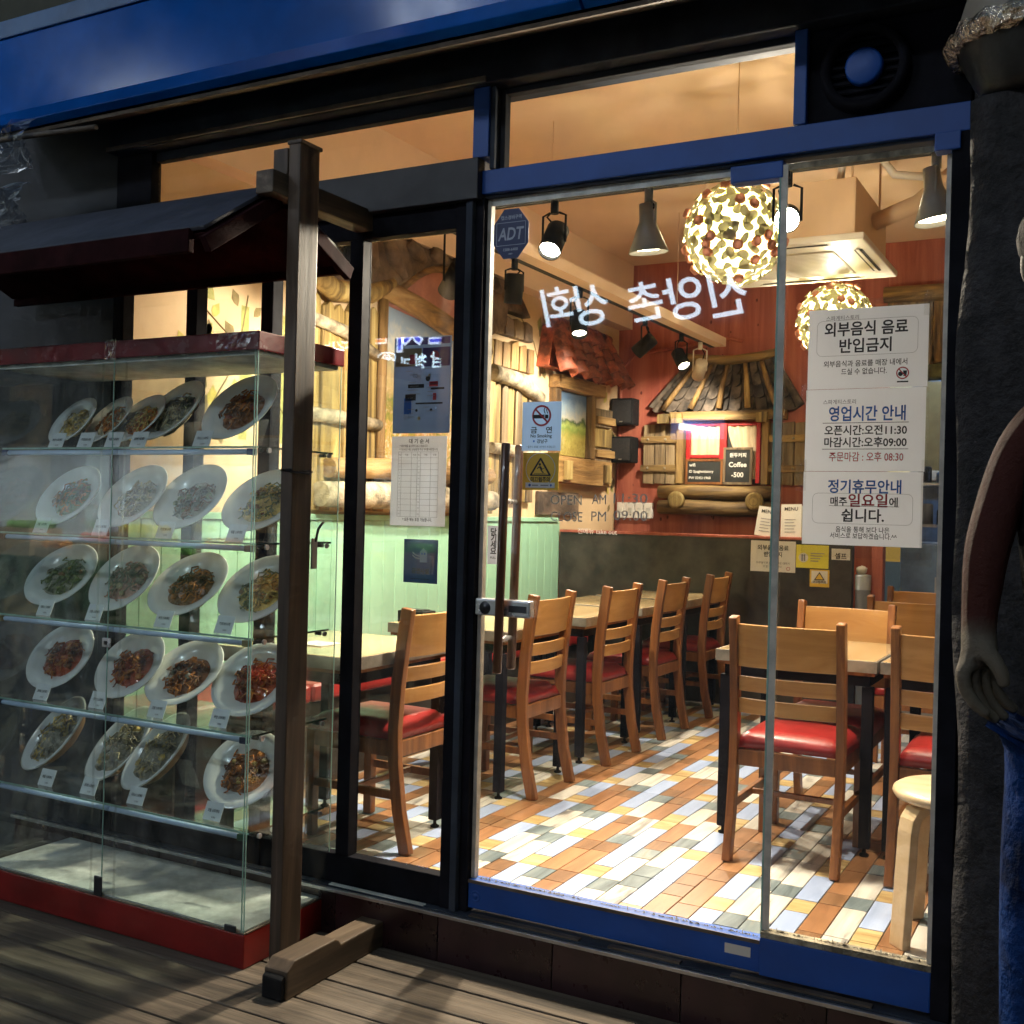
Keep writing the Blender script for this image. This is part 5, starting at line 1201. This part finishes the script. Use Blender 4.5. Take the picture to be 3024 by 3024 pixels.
FOODM = {n: paint('food_'+n, c, .28, .55, 28, .9, coat=.25, bdist=.006) for n, c in dict(red=(.34, .060, .016), orange=(.52, .18, .035), cream=(.55, .45, .27), green=(.17, .18, .06), brown=(.22, .085, .03), yellow=(.66, .46, .14), grey=(.30, .27, .20), pink=(.52, .29, .23)).items()}
plm = MB(); plm.lathe([(0, 0), (.052, 0), (.060, .006), (.085, .020), (.118, .031), (.1205, .0335), (.118, .035), (.084, .025), (.058, .011), (.050, .0065), (0, .006)], 48, sx=1.0, sy=.88)
PLM = plm.mesh('plate_body'); PLM.materials.append(PLATE)
bwm = MB(); bwm.lathe([(0, 0), (.040, 0), (.075, .020), (.100, .052), (.102, .056), (.098, .056), (.072, .028), (.0, .022)], 40, sx=1.12, sy=.66); BWM = bwm.mesh('bowl_body'); BWM.materials.append(BOWLW)
bwi = MB(); bwi.lathe([(.104, .053), (.106, .057), (.098, .0585), (.085, .046), (.0, .040)], 40, sx=1.12, sy=.66); BWI = bwi.mesh('bowl_liner'); BWI.materials.append(PLATE)
def foodmesh(kind, cols, seed, bowl=False):
    rnd = random.Random(seed); m = MB()
    R0 = .080 if not bowl else .080
    sx, sy = (1.0, .88) if not bowl else (1.12, .66)
    def P(u, v):
        a = 2*pi*u; r = R0*v*(1+.08*sin(3*a+seed)+.05*sin(5*a))
        return Vector((r*cos(a)*sx, r*sin(a)*sy, (.010 if not bowl else .044)+.020*(1-v*v)+.004*sin(a*7+v*9)*(1-v)+rnd.uniform(-.002, .002)))
    m.grid(P, 28, 7)
    for k in range(46):                                           # noodles and toppings
        a = rnd.uniform(0, 6.28); r = R0*.75*math.sqrt(rnd.random()); z0 = (.030 if not bowl else .058)-.010*(r/R0)
        c = Vector((r*cos(a)*sx, r*sin(a)*sy, z0)); d = Vector((rnd.uniform(-1, 1), rnd.uniform(-1, 1), 0)).normalized(); e = d.cross(Vector((0, 0, 1)))
        if k < 34: m.tube([c-d*.022, c-d*.010+e*.010+Vector((0, 0, .006)), c+d*.006-e*.004+Vector((0, 0, .008)), c+d*.016+e*.008+Vector((0, 0, .003)), c+d*.02-Vector((0, 0, .006))], .0021, 5, mi=rnd.choice((0, 1, 1)))
        else: m.ball(c+Vector((0, 0, .002)), rnd.uniform(.007, .013), 7, 5, (1, .8, .6), mi=rnd.choice((1, 2)), jit=.2)
    me = m.mesh('food'); [me.materials.append(FOODM[c]) for c in cols]; return me
TILT = radians(52)
def dish(x, z, label, cols, seed, bowl=False, y=-.19, yawp=0.0, sc=1.0, tilt=None, cardx=None, tx='스파게티'):
    t = thing('food_bowl' if bowl else 'food_plate', label, 'bowl of food' if bowl else 'plate of food', (x, y, z+.0035), 'plastic dishes in the display case')
    M = Matrix.Translation((0, 0, .112*sc*sin(tilt or TILT)*.9+.006)) @ Matrix.Rotation(yawp, 4, 'Z') @ Matrix.Rotation(tilt or TILT, 4, 'X') @ Matrix.Scale(sc, 4) @ Matrix.Rotation(0 if not bowl else 1.2, 4, 'Z')
    o = link('bowl' if bowl else 'plate', BWM if bowl else PLM, t); o.matrix_local = M
    if bowl: q = link('liner', BWI, t); q.matrix_local = M
    f_ = link('food', foodmesh(0, cols, seed, bowl), t); f_.matrix_local = M
    h_ = .08*sc; MB().add([(-.04, .02, 0), (.04, .02, 0), (.04, .06, h_), (-.04, .06, h_), (-.04, .105, 0), (.04, .105, 0)], [(0, 1, 2, 3), (3, 2, 5, 4)]).build('clear_stand', FILM, t, local=True)
    # price card
    return t
def card(x, z, label, tx, y=CY0+.062):
    t = thing('price_card', label, 'price card', (x, y, z+.0035), 'price cards in the display case')
    M = Matrix.Rotation(radians(-22), 4, 'X')
    m = MB(); m.box(-.035, .035, 0, .0015, 0, .056); m.v = [M @ v for v in m.v]; m.build('card', CARD, t, local=True)
    MB().add([(-.028, .006, 0), (.028, .006, 0), (.028, .021, .045), (-.028, .021, .045), (-.028, .03, 0), (.028, .03, 0)], [(2, 3, 4, 5)]).build('foot', FILM, t, local=True)
    lettering(tx, .011, INK, t, M @ face_front(0, -.0006, .030), .03, fit=.046); lettering('8,000', .007, INKG, t, M @ face_front(.006, -.0006, .010), .01)
SHN = ['bottom', 'second', 'middle', 'fourth', 'top']; PO = ['leftmost', 'second', 'third', 'fourth', 'fifth']
ROWS = {0: [(200, 2215, 1, ('grey', 'yellow', 'cream')), (385, 2240, 1, ('grey', 'cream', 'yellow')), (500, 2265, 1, ('grey', 'cream', 'yellow')), (735, 2290, 0, ('brown', 'orange', 'yellow'))],
        1: [(200, 1965, 0, ('red', 'orange', 'brown')), (400, 1985, 0, ('red', 'orange', 'brown')), (565, 2005, 0, ('brown', 'orange', 'grey')), (760, 2030, 0, ('red', 'orange', 'brown'))],
        2: [(190, 1735, 0, ('grey', 'green', 'brown')), (385, 1740, 0, ('pink', 'grey', 'cream')), (575, 1760, 0, ('brown', 'orange', 'pink')), (780, 1775, 0, ('yellow', 'green', 'brown'))],
        3: [(225, 1490, 0, ('green', 'orange', 'brown')), (410, 1490, 0, ('grey', 'cream', 'green')), (585, 1495, 0, ('grey', 'brown', 'green')), (790, 1500, 0, ('yellow', 'green', 'brown'))],
        4: [(235, 1245, 0, ('cream', 'yellow', 'grey')), (335, 1245, 0, ('cream', 'orange', 'grey')), (430, 1240, 0, ('orange', 'yellow', 'brown')), (525, 1235, 0, ('grey', 'cream', 'green')), (730, 1225, 0, ('brown', 'orange', 'red'))]}
CPX = {0: [(130, 2290), (255, 2325), (395, 2345), (622, 2390)], 1: [(115, 2045), (280, 2075), (455, 2095), (640, 2120)], 2: [(125, 1800), (270, 1820), (475, 1835), (655, 1850)], 3: [(115, 1550), (290, 1560), (480, 1570), (690, 1570)], 4: [(160, 1297), (245, 1297), (327, 1297), (402, 1297), (590, 1295)]}
FN = dict(red='red sauce', orange='orange', cream='cream', green='green herb', brown='brown sauce', yellow='yellow', grey='grey cream', pink='pink seafood')
TX = ['해물 스파게티', '토마토 스파게티', '미트소스 스파게티', '크림 스파게티', '버섯 스파게티', '까르보나라']
for r, items in ROWS.items():
    for k, (px, py, bw, cols) in enumerate(items):
        p = onY(px, py, -.20); x = min(max(p.x, CX0+.13), CX1-.13)
        yp = .25 if (r == 4 and k < 4) else .12
        dish(x, SHZ[r], '%s %s with %s pasta, %s from the left on the %s shelf' % ('slim' if bw and k else 'white', 'bowl' if bw else 'plate', FN[cols[0]], PO[k], SHN[r]), cols, r*10+k, bool(bw), -.20+.008*(k % 2), (-yp if r == 4 else -.05)+random.uniform(-.08, .08), ((1.02 if (r == 4 and k < 3) else 1.26)+random.uniform(-.04, .04)) if not bw else 1.28, radians(58)+random.uniform(-.1, .1) if bw else radians(56 if r == 4 else 50)+random.uniform(-.09, .09))
        cpx = CPX[r][k]; c_ = onY(cpx[0], cpx[1], CY0+.06)
        card(min(max(c_.x, CX0+.06), CX1-.06), SHZ[r], 'white price card, %s from the left on the %s shelf' % (PO[k], SHN[r]), TX[(r+k) % 6])

# ================================================================ dark timber shelter over the case
sh = thing('timber_shelter', 'dark timber frame with slate gable roof standing over the display case', 'shelter', (-2.1, -.4, 0))
def tb_(name, mat, *a, bev=.004): return B(*a).build(name, mat, sh, bevel=bev)
PX0, PX1 = -2.087, -2.045
tb_('post', DARKWOOD, PX0, PX1, -.448, -.360, .0005, 2.392); tb_('post', DARKWOOD, -3.56, -3.51, -.448, -.360, .0005, 2.392)
MB().box(PX0-.004, PX1+.006, -.452, -.354, 2.386, 2.398).build('post_cap', DARKWOOD, sh, bevel=.004)
for x0 in (PX1+.0005, -3.5095):
    ft = MB(); ft.prism([(-.515, .0005), (-.045, .0005), (-.045, .078), (-.272, .078), (-.285, .092), (-.30, .100), (-.485, .100), (-.515, .078)], lambda a, b, d: Vector((d, a, b)), x0, x0+.082)
    ft.build('foot', DARKWOODY, sh, bevel=.005)
    MB().prism([(-.532, .0005), (-.5155, .0005), (-.5155, .070), (-.532, .062)], lambda a, b, d: Vector((d, a, b)), x0+.006, x0+.076).build('rubber_end', SPKB, sh, bevel=.006)
for x0 in (-2.150, -3.50): tb_('tie_beam', DARKWOODY, x0, x0+.0625, -.512, -.034, 2.236, 2.302)
tb_('ridge_block', DARKWOOD, -2.140, -2.0875, -.452, -.395, 2.3025, 2.378)
RX0, RX1 = -3.72, -2.152
def slope(y0, z0, y1, z1, th, nm, mat, x0=RX0, x1=RX1, off=0):
    n = Vector((0, -(z1-z0), (y1-y0))).normalized(); n = n if n.z > 0 else -n
    a, b = Vector((0, y0, z0))+n*off, Vector((0, y1, z1))+n*off; m = MB(); vs = []
    for x in (x0, x1):
        for p in (a, b, b+n*th, a+n*th): vs.append((x, p.y, p.z))
    m.add(vs, [(0, 1, 2, 3), (7, 6, 5, 4), (0, 4, 5, 1), (1, 5, 6, 2), (2, 6, 7, 3), (3, 7, 4, 0)]); return m.build(nm, mat, sh, bevel=.003)
slope(-.69, 2.075, -.405, 2.262, .012, 'roof_sheet', SLATE, off=.020); slope(-.402, 2.262, -.10, 2.125, .012, 'roof_sheet', SLATE, off=.020)
slope(-.685, 2.072, -.405, 2.256, .018, 'roof_board', MAROON); slope(-.402, 2.256, -.105, 2.120, .018, 'roof_board', MAROON)
tb_('fascia', MAROON, RX0, RX1-.05, -.712, -.6905, 2.035, 2.10); tb_('fascia', MAROON, RX0, RX1-.004, -.0995, -.078, 2.095, 2.145)
for (y0, z0, y1, z1) in ((-.70, 2.03, -.41, 2.222), (-.40, 2.222, -.09, 2.075)): slope(y0, z0, y1, z1, .045, 'barge_board', MAROON, RX1+.0005, RX1+.022, 0)
MB().tube([onY(915, 1400, -.46), (-2.0866, -.4485, 1.46), (-2.05, -.4495, 1.462), (-2.0435, -.36, 1.458)], .003, 6).build('wire_tie', DKMETAL, sh)
hk = MB().tube([onX(955, 1542, PX1+.012), onX(940, 1562, PX1+.010), onX(932, 1600, PX1+.006)], .004, 6).build('hook', DKMETAL, sh)
a, b = onX(926, 1590, PX1+.001), onX(916, 1680, PX1+.001); B(PX1+.0005, PX1+.006, a.y-.01, a.y+.012, b.z, a.z).build('tape_patch', STEEL, sh)

# rolled plastic curtain at the far left
pc = thing('plastic_curtain', 'crumpled bluish plastic weather curtain tied up at the upper left', 'curtain', (-3.5, -.46, 2.2))
rnd = random.Random(8); PLS = glass('bluish_plastic', (.55, .62, .72), .22, .5, 2.0)
def crum(x0, x1, y, z0, z1, nm):
    MB().grid(lambda u, v: Vector((x0+(x1-x0)*u, y+.03*sin(u*9+v*4)+rnd.uniform(-.014, .014), z0+(z1-z0)*v+.012*sin(u*8))), 14, 14, smooth=False).build(nm, PLS, pc)
crum(-3.75, -3.30, -.36, 2.50, 2.66, 'roll'); crum(-3.75, -3.31, -.37, 2.30, 2.44, 'flap')
MB().tube([(-3.75, -.36, 2.62), (-3.4, -.36, 2.615), (-3.0, -.345, 2.60)], .010, 8).build('pole', BROWNEDGE, pc)

# ================================================================ painted statue at the right edge
ps = thing('painted_statue', 'dark painted statue of a man in blue trousers with one hand hanging, at right edge', 'statue', (.02, -.50, 0))
def skin(name, mat, chain, edges=None, parent=None, sub=2):
    me = bpy.data.meshes.new(name); off = WL[ps.name]
    me.from_pydata([Vector(p[:3])-off for p in chain], edges or [(i, i+1) for i in range(len(chain)-1)], [])
    me.materials.append(mat); o = link(name, me, parent or ps)
    md = o.modifiers.new('skin', 'SKIN'); md.use_smooth_shade = True
    for i, p in enumerate(chain):
        sv = me.skin_vertices[0].data[i]; rr = p[3]; sv.radius = rr if isinstance(rr, tuple) else (rr, rr)
    me.skin_vertices[0].data[0].use_root = True
    o.modifiers.new('sub', 'SUBSURF').render_levels = sub
    return o
# body: pelvis, chest, neck, head, legs in one skin
body = [(-.01, -.50, 1.02, .13), (-.02, -.49, 1.22, .14), (-.035, -.48, 1.45, .155), (-.05, -.49, 1.66, .085), (-.05, -.50, 1.74, .08), (-.065, -.515, 1.875, .105), (-.06, -.505, 2.0, .075),
        (-.09, -.48, 1.56, .09), (.11, -.49, 1.55, .09),
        (-.02, -.50, .90, .115), (-.03, -.515, .62, .085), (-.03, -.50, .30, .07), (.16, -.50, .90, .115), (.17, -.50, .62, .085), (.17, -.49, .30, .07)]
skin('body', STATC, body[:9], [(0, 1), (1, 2), (2, 3), (3, 4), (4, 5), (5, 6), (2, 7), (2, 8)])
skin('trousers', JEANS, [(.0, -.50, 1.04, .150), (-.06, -.50, .93, .130), (-.075, -.515, .66, .118), (-.075, -.505, .36, .112), (-.075, -.50, .24, .105), (.16, -.50, .93, .125), (.17, -.50, .62, .10), (.17, -.49, .30, .09)], [(0, 1), (1, 2), (2, 3), (3, 4), (0, 5), (5, 6), (6, 7)])
# near arm and hand: one continuous skin, branching into five fingers
e, w_, mid, kn_ = onY(2985, 1385, -.50), onY(2888, 1855, -.55), onY(2912, 1620, -.54), onY(2880, 1945, -.57)
ARMM, ant, ab = _new('statue_arm_paint')
_tc = ant.nodes.new('ShaderNodeTexCoord'); _sx = ant.nodes.new('ShaderNodeSeparateXYZ'); ant.links.new(_tc.outputs['Object'], _sx.inputs[0])
_n = _noise(ant, _tc.outputs['Object'], 14, 6); _ma = ant.nodes.new('ShaderNodeMath'); _ma.operation = 'MULTIPLY_ADD'; _ma.inputs[1].default_value = .05; ant.links.new(_n, _ma.inputs[0]); ant.links.new(_sx.outputs[2], _ma.inputs[2])
_mr = ant.nodes.new('ShaderNodeMapRange'); _mr.inputs[1].default_value = w_.z+.025-.02; _mr.inputs[2].default_value = w_.z+.025+.03; ant.links.new(_ma.outputs[0], _mr.inputs[0])
ab.inputs['Roughness'].default_value = .6
_c = _ramp(ant, _mr.outputs[0], [(0, (.150, .122, .090)), (.45, (.095, .062, .045)), (1, (.070, .018, .013))]); ant.links.new(_c, ab.inputs['Base Color']); ab.inputs['Roughness'].default_value = .58; ab.inputs['Specular IOR Level'].default_value = .2
_bump(ant, ab, _noise(ant, _tc.outputs['Object'], 38, 7, .75), 1.0, .010)
ch_ = [(-.07, -.48, 1.60, .075), (e.x+.03, e.y+.01, e.z+.06, .058), (e.x, e.y, e.z, .050), (mid.x, mid.y, mid.z, .047), (w_.x, w_.y, w_.z, .034), (kn_.x+.006, kn_.y, kn_.z+.022, (.030, .026))]
ed = [(0, 1), (1, 2), (2, 3), (3, 4), (4, 5)]
for k in range(4):
    b0 = Vector((kn_.x-.020+.015*k, kn_.y-.036+.024*k, kn_.z-.022-.002*k)); L = (.92, 1.06, 1.0, .82)[k]; n0 = len(ch_)
    ch_ += [(b0.x, b0.y, b0.z, .0155), (b0.x+.008, b0.y-.002, b0.z-.040*L, .0135), (b0.x+.028, b0.y-.002, b0.z-.070*L, .0120), (b0.x+.050, b0.y, b0.z-.088*L, .0095)]
    ed += [(5, n0), (n0, n0+1), (n0+1, n0+2), (n0+2, n0+3)]
n0 = len(ch_); ch_ += [(kn_.x+.030, kn_.y-.030, kn_.z+.012, .0165), (kn_.x+.050, kn_.y-.042, kn_.z-.016, .0145), (kn_.x+.058, kn_.y-.044, kn_.z-.046, .0110)]; ed += [(5, n0), (n0, n0+1), (n0+1, n0+2)]
skin('arm', ARMM, ch_, ed)
# head details and shoes on a plinth
h_ = Vector((-.065, -.515, 1.875))
MB().ball(h_+Vector((-.088, .0, -.005)), .038, 14, 10, (.55, .8, 1.15)).build('ear', STATG, ps)
MB().ball(h_+Vector((.0, -.105, -.015)), .022, 10, 8, (.8, 1.1, 1.4)).build('nose', STATG, ps)
for sx in (-1, 1): MB().ball(h_+Vector((sx*.038, -.088, .02)), .014, 10, 8).build('eye', INK, ps)
MB().ball(h_+Vector((0, -.088, -.062)), .026, 12, 8, (1.3, .6, .45)).build('mouth', STATB, ps)
MB().ball(h_+Vector((0, .012, .045)), .118, 20, 12, (1, 1.03, .85)).build('hair', STATC, ps)
for sx in (-.09, .17): MB().ball((sx, -.545, .225), .075, 18, 12, (.85, 1.5, .85)).build('shoe', STATG, ps)
MB().box(-.20, .30, -.70, -.36, .0005, .172).build('plinth', STUCCO, ps, bevel=.012)

# ================================================================ the other side of the street (seen mirrored in the glass)
YR = -8.0
op = thing('opposite_building', 'dark building across the street with added lit windows, seen only as reflections', 'building', (-6, YR-.5, 0))
B(-22, 10, YR-3, YR-.12, -.16, 11).build('wall', NIGHTWALL, op)
WLIT = emit('added_lit_window_cool', (.55, .68, .95), .55); WLIT2 = emit('added_lit_window_warm', (.95, .78, .5), .8)  # glowing windows added so the blue signboard has patches to reflect
for k, (x, z, ww, hh) in enumerate(((-10.5, 6.6, 1.6, 1.0), (-8.2, 6.7, 1.5, 1.1), (-6.2, 6.5, 1.1, 1.0), (-7.4, 8.3, 1.7, 1.1), (-4.6, 6.8, 1.3, 1.2), (-12.4, 7.9, 1.6, 1.1), (-2.6, 6.6, 1.2, 1.1), (-14.3, 6.4, 1.4, 1.0))):
    w_o = B(x-ww/2, x+ww/2, YR-.13, YR-.10, z-hh/2, z+hh/2).build('window', WLIT2 if k in (2, 4) else WLIT, op)
    B(x-ww/2-.05, x+ww/2+.05, YR-.098, YR-.08, z-hh/2-.05, z-hh/2).build('sill', NIGHTWALL, w_o)
def mirror(px, py): p = onY(px, py, -YR); return Vector((p.x, YR, p.z))
EW = emit('sign_white_light', (.66, .84, 1), 7); EO = emit('sign_orange_light', (1, .32, .14), 5); EB = emit('sign_blue_light', (.10, .14, 1), 5); EP = emit('sign_purple_light', (.32, .12, .9), 5); EWD = emit('sign_white_light_soft', (.80, .92, 1), 6)
s_a = thing('brush_letter_sign', 'lit white brush lettered shop sign across the street, mirrored in the door glass', 'sign', tuple(mirror(1900, 885)))
for chx, px, py, sz in (('신', 2150, 868, .50), ('앙', 2020, 880, .50), ('촌', 1905, 890, .46), ('상', 1742, 900, .50), ('회', 1648, 905, .46)):
    p = mirror(px, py)-WL[s_a.name]; lettering(chx, sz, EW, s_a, Matrix.Translation((p.x, .02, p.z)) @ face_back(0, 0, 0) @ Matrix.Rotation(-.12, 4, 'Z'), .012, shear=.12)
B(-2.1, 2.1, -.10, -.02, -.45, .45).build('board', NIGHTWALL, s_a, local=True)
s_b = thing('fruit_shop_sign', 'colourful lit fruit shop sign across the street, mirrored in the narrow window', 'sign', tuple(mirror(1200, 1020)))
B(-2.6, 1.6, -.10, -.02, -.35, .42).build('board', NIGHTWALL, s_b, local=True)
for chx, px, py, sz, cm in (('ㅇ', 1360, 985, .42, EP), ('ㄴ', 1297, 985, .40, EB), ('시', 1212, 985, .42, EB), ('ㄴ', 1118, 990, .36, EO), ('ㅇ', 1022, 1000, .40, EO), ('ㄴ', 962, 1010, .40, EO)):
    p = mirror(px, py)-WL[s_b.name]; T_ = Matrix.Translation((p.x, .02, p.z)) @ face_back(0, 0, 0)
    lettering(chx, sz, EWD, s_b, T_, .075); lettering(chx, sz, cm, s_b, Matrix.Translation((0, .012, 0)) @ T_, .015)
for chx, px, py, sz in (('강', 1335, 1052, .20), ('남', 1290, 1062, .20), ('청', 1243, 1068, .20), ('과', 1197, 1078, .20), ('☎', 1142, 1066, .22), ('5', 1062, 1070, .20), ('4', 1030, 1072, .20)):
    p = mirror(px, py)-WL[s_b.name]; lettering(chx, sz, EW, s_b, Matrix.Translation((p.x, .02, p.z)) @ face_back(0, 0, 0), .03)
# open fruit stall under the sign, lit from under its awning
fs_ = thing('fruit_stall', 'lit open fruit stall across the street, faintly mirrored in the case and window', 'market stall', (-10, YR, -.16))
B(-14.5, -5.8, YR-.119, YR-.10, -.16, 2.0).build('back_panel', paint('stall_white', (.55, .60, .62), .7, .5, .9, 0), fs_)
B(-14.5, -5.8, YR-.098, YR+.5, -.16, .62).build('counter', paint('stall_green', (.10, .20, .09), .6, .5, 2, 0), fs_)
B(-14.6, -5.7, YR-.09, YR+.95, 2.03, 2.10).build('awning', NIGHTWALL, fs_)
FRC = [paint('fruit_'+str(i), c, .4, .2, 9, 0) for i, c in enumerate(((.6, .1, .03), (.7, .5, .05), (.15, .35, .06), (.7, .28, .04)))]
for k in range(12):
    cr = B(-14.3+k*.7, -13.7+k*.7, YR-.02, YR+.48, .622, .74+.12*(k % 3)).build('crate', BIRCH, fs_); m_ = MB(); zt_ = .77+.12*(k % 3)
    for a in range(4):
        for b_ in range(3): m_.ball((-14.2+k*.7+a*.13, YR+.07+b_*.15, zt_), .07, 8, 6)
    m_.build('fruit', FRC[k % 4], cr)
for k, x in enumerate((-13.2, -11.0, -8.8, -6.7)):
    lf = thing('stall_tube_lamp', 'white tube lamp under the fruit stall awning, %s from its left end' % PO[k], 'lamp', (x, YR+.7, 1.96), 'tube lamps of the stall')
    B(-.65, .65, -.04, .04, .03, .068).build('housing', WHITEB, lf, local=True)
    al = bpy.data.lights.new('tube_light', 'AREA'); al.shape = 'RECTANGLE'; al.size = 1.2; al.size_y = .06; al.energy = 60; al.color = (.84, .93, 1)
    ao = bpy.data.objects.new('tube_light', al); col.objects.link(ao); ao.parent = lf; ao.rotation_euler = (radians(-38), 0, 0); ao.location = (0, 0, .02)
# fill lamps added high across the street to light the shop front
for k, (x, z) in enumerate(((-11.0, 6.4), (-6.6, 6.8), (-2.0, 6.5))):
    lf = thing('added_fill_lamp', 'added cool white fill lamp high across the street, %s from its left end' % PO[k], 'lamp', (x, YR+.02, z), 'added fill lamps across the street')
    B(-.6, .6, -.10, .06, .16, .20).build('hood', DKMETAL, lf, local=True); B(-.6, .6, -.10, -.06, -.2, .16).build('back_plate', DKMETAL, lf, local=True)
    al = bpy.data.lights.new('tube_light', 'AREA'); al.shape = 'RECTANGLE'; al.size = 1.1; al.size_y = .3; al.energy = 52; al.color = (.76, .87, 1)
    ao = bpy.data.objects.new('tube_light', al); col.objects.link(ao); ao.parent = lf; ao.rotation_euler = (radians(62), 0, 0); ao.location = (0, .0, .0)
tl_ = thing('street_tube_light', 'bright tube light across the street, mirrored over the back wall window', 'lamp', tuple(mirror(2105, 1268)))
MB().tube([(-.34, .05, .035), (.02, .05, -.03)], .035, 10).build('tube', emit('street_tube', (.75, .88, 1), 9), tl_, local=True); B(-.45, .12, 0, .012, -.1, .12).build('lit_panel', emit('lit_panel', (.35, .42, .9), .8), tl_, local=True)

cut_letters()
bpy.data.objects.remove(_fo, do_unlink=True); bpy.data.scenes.remove(_fs)
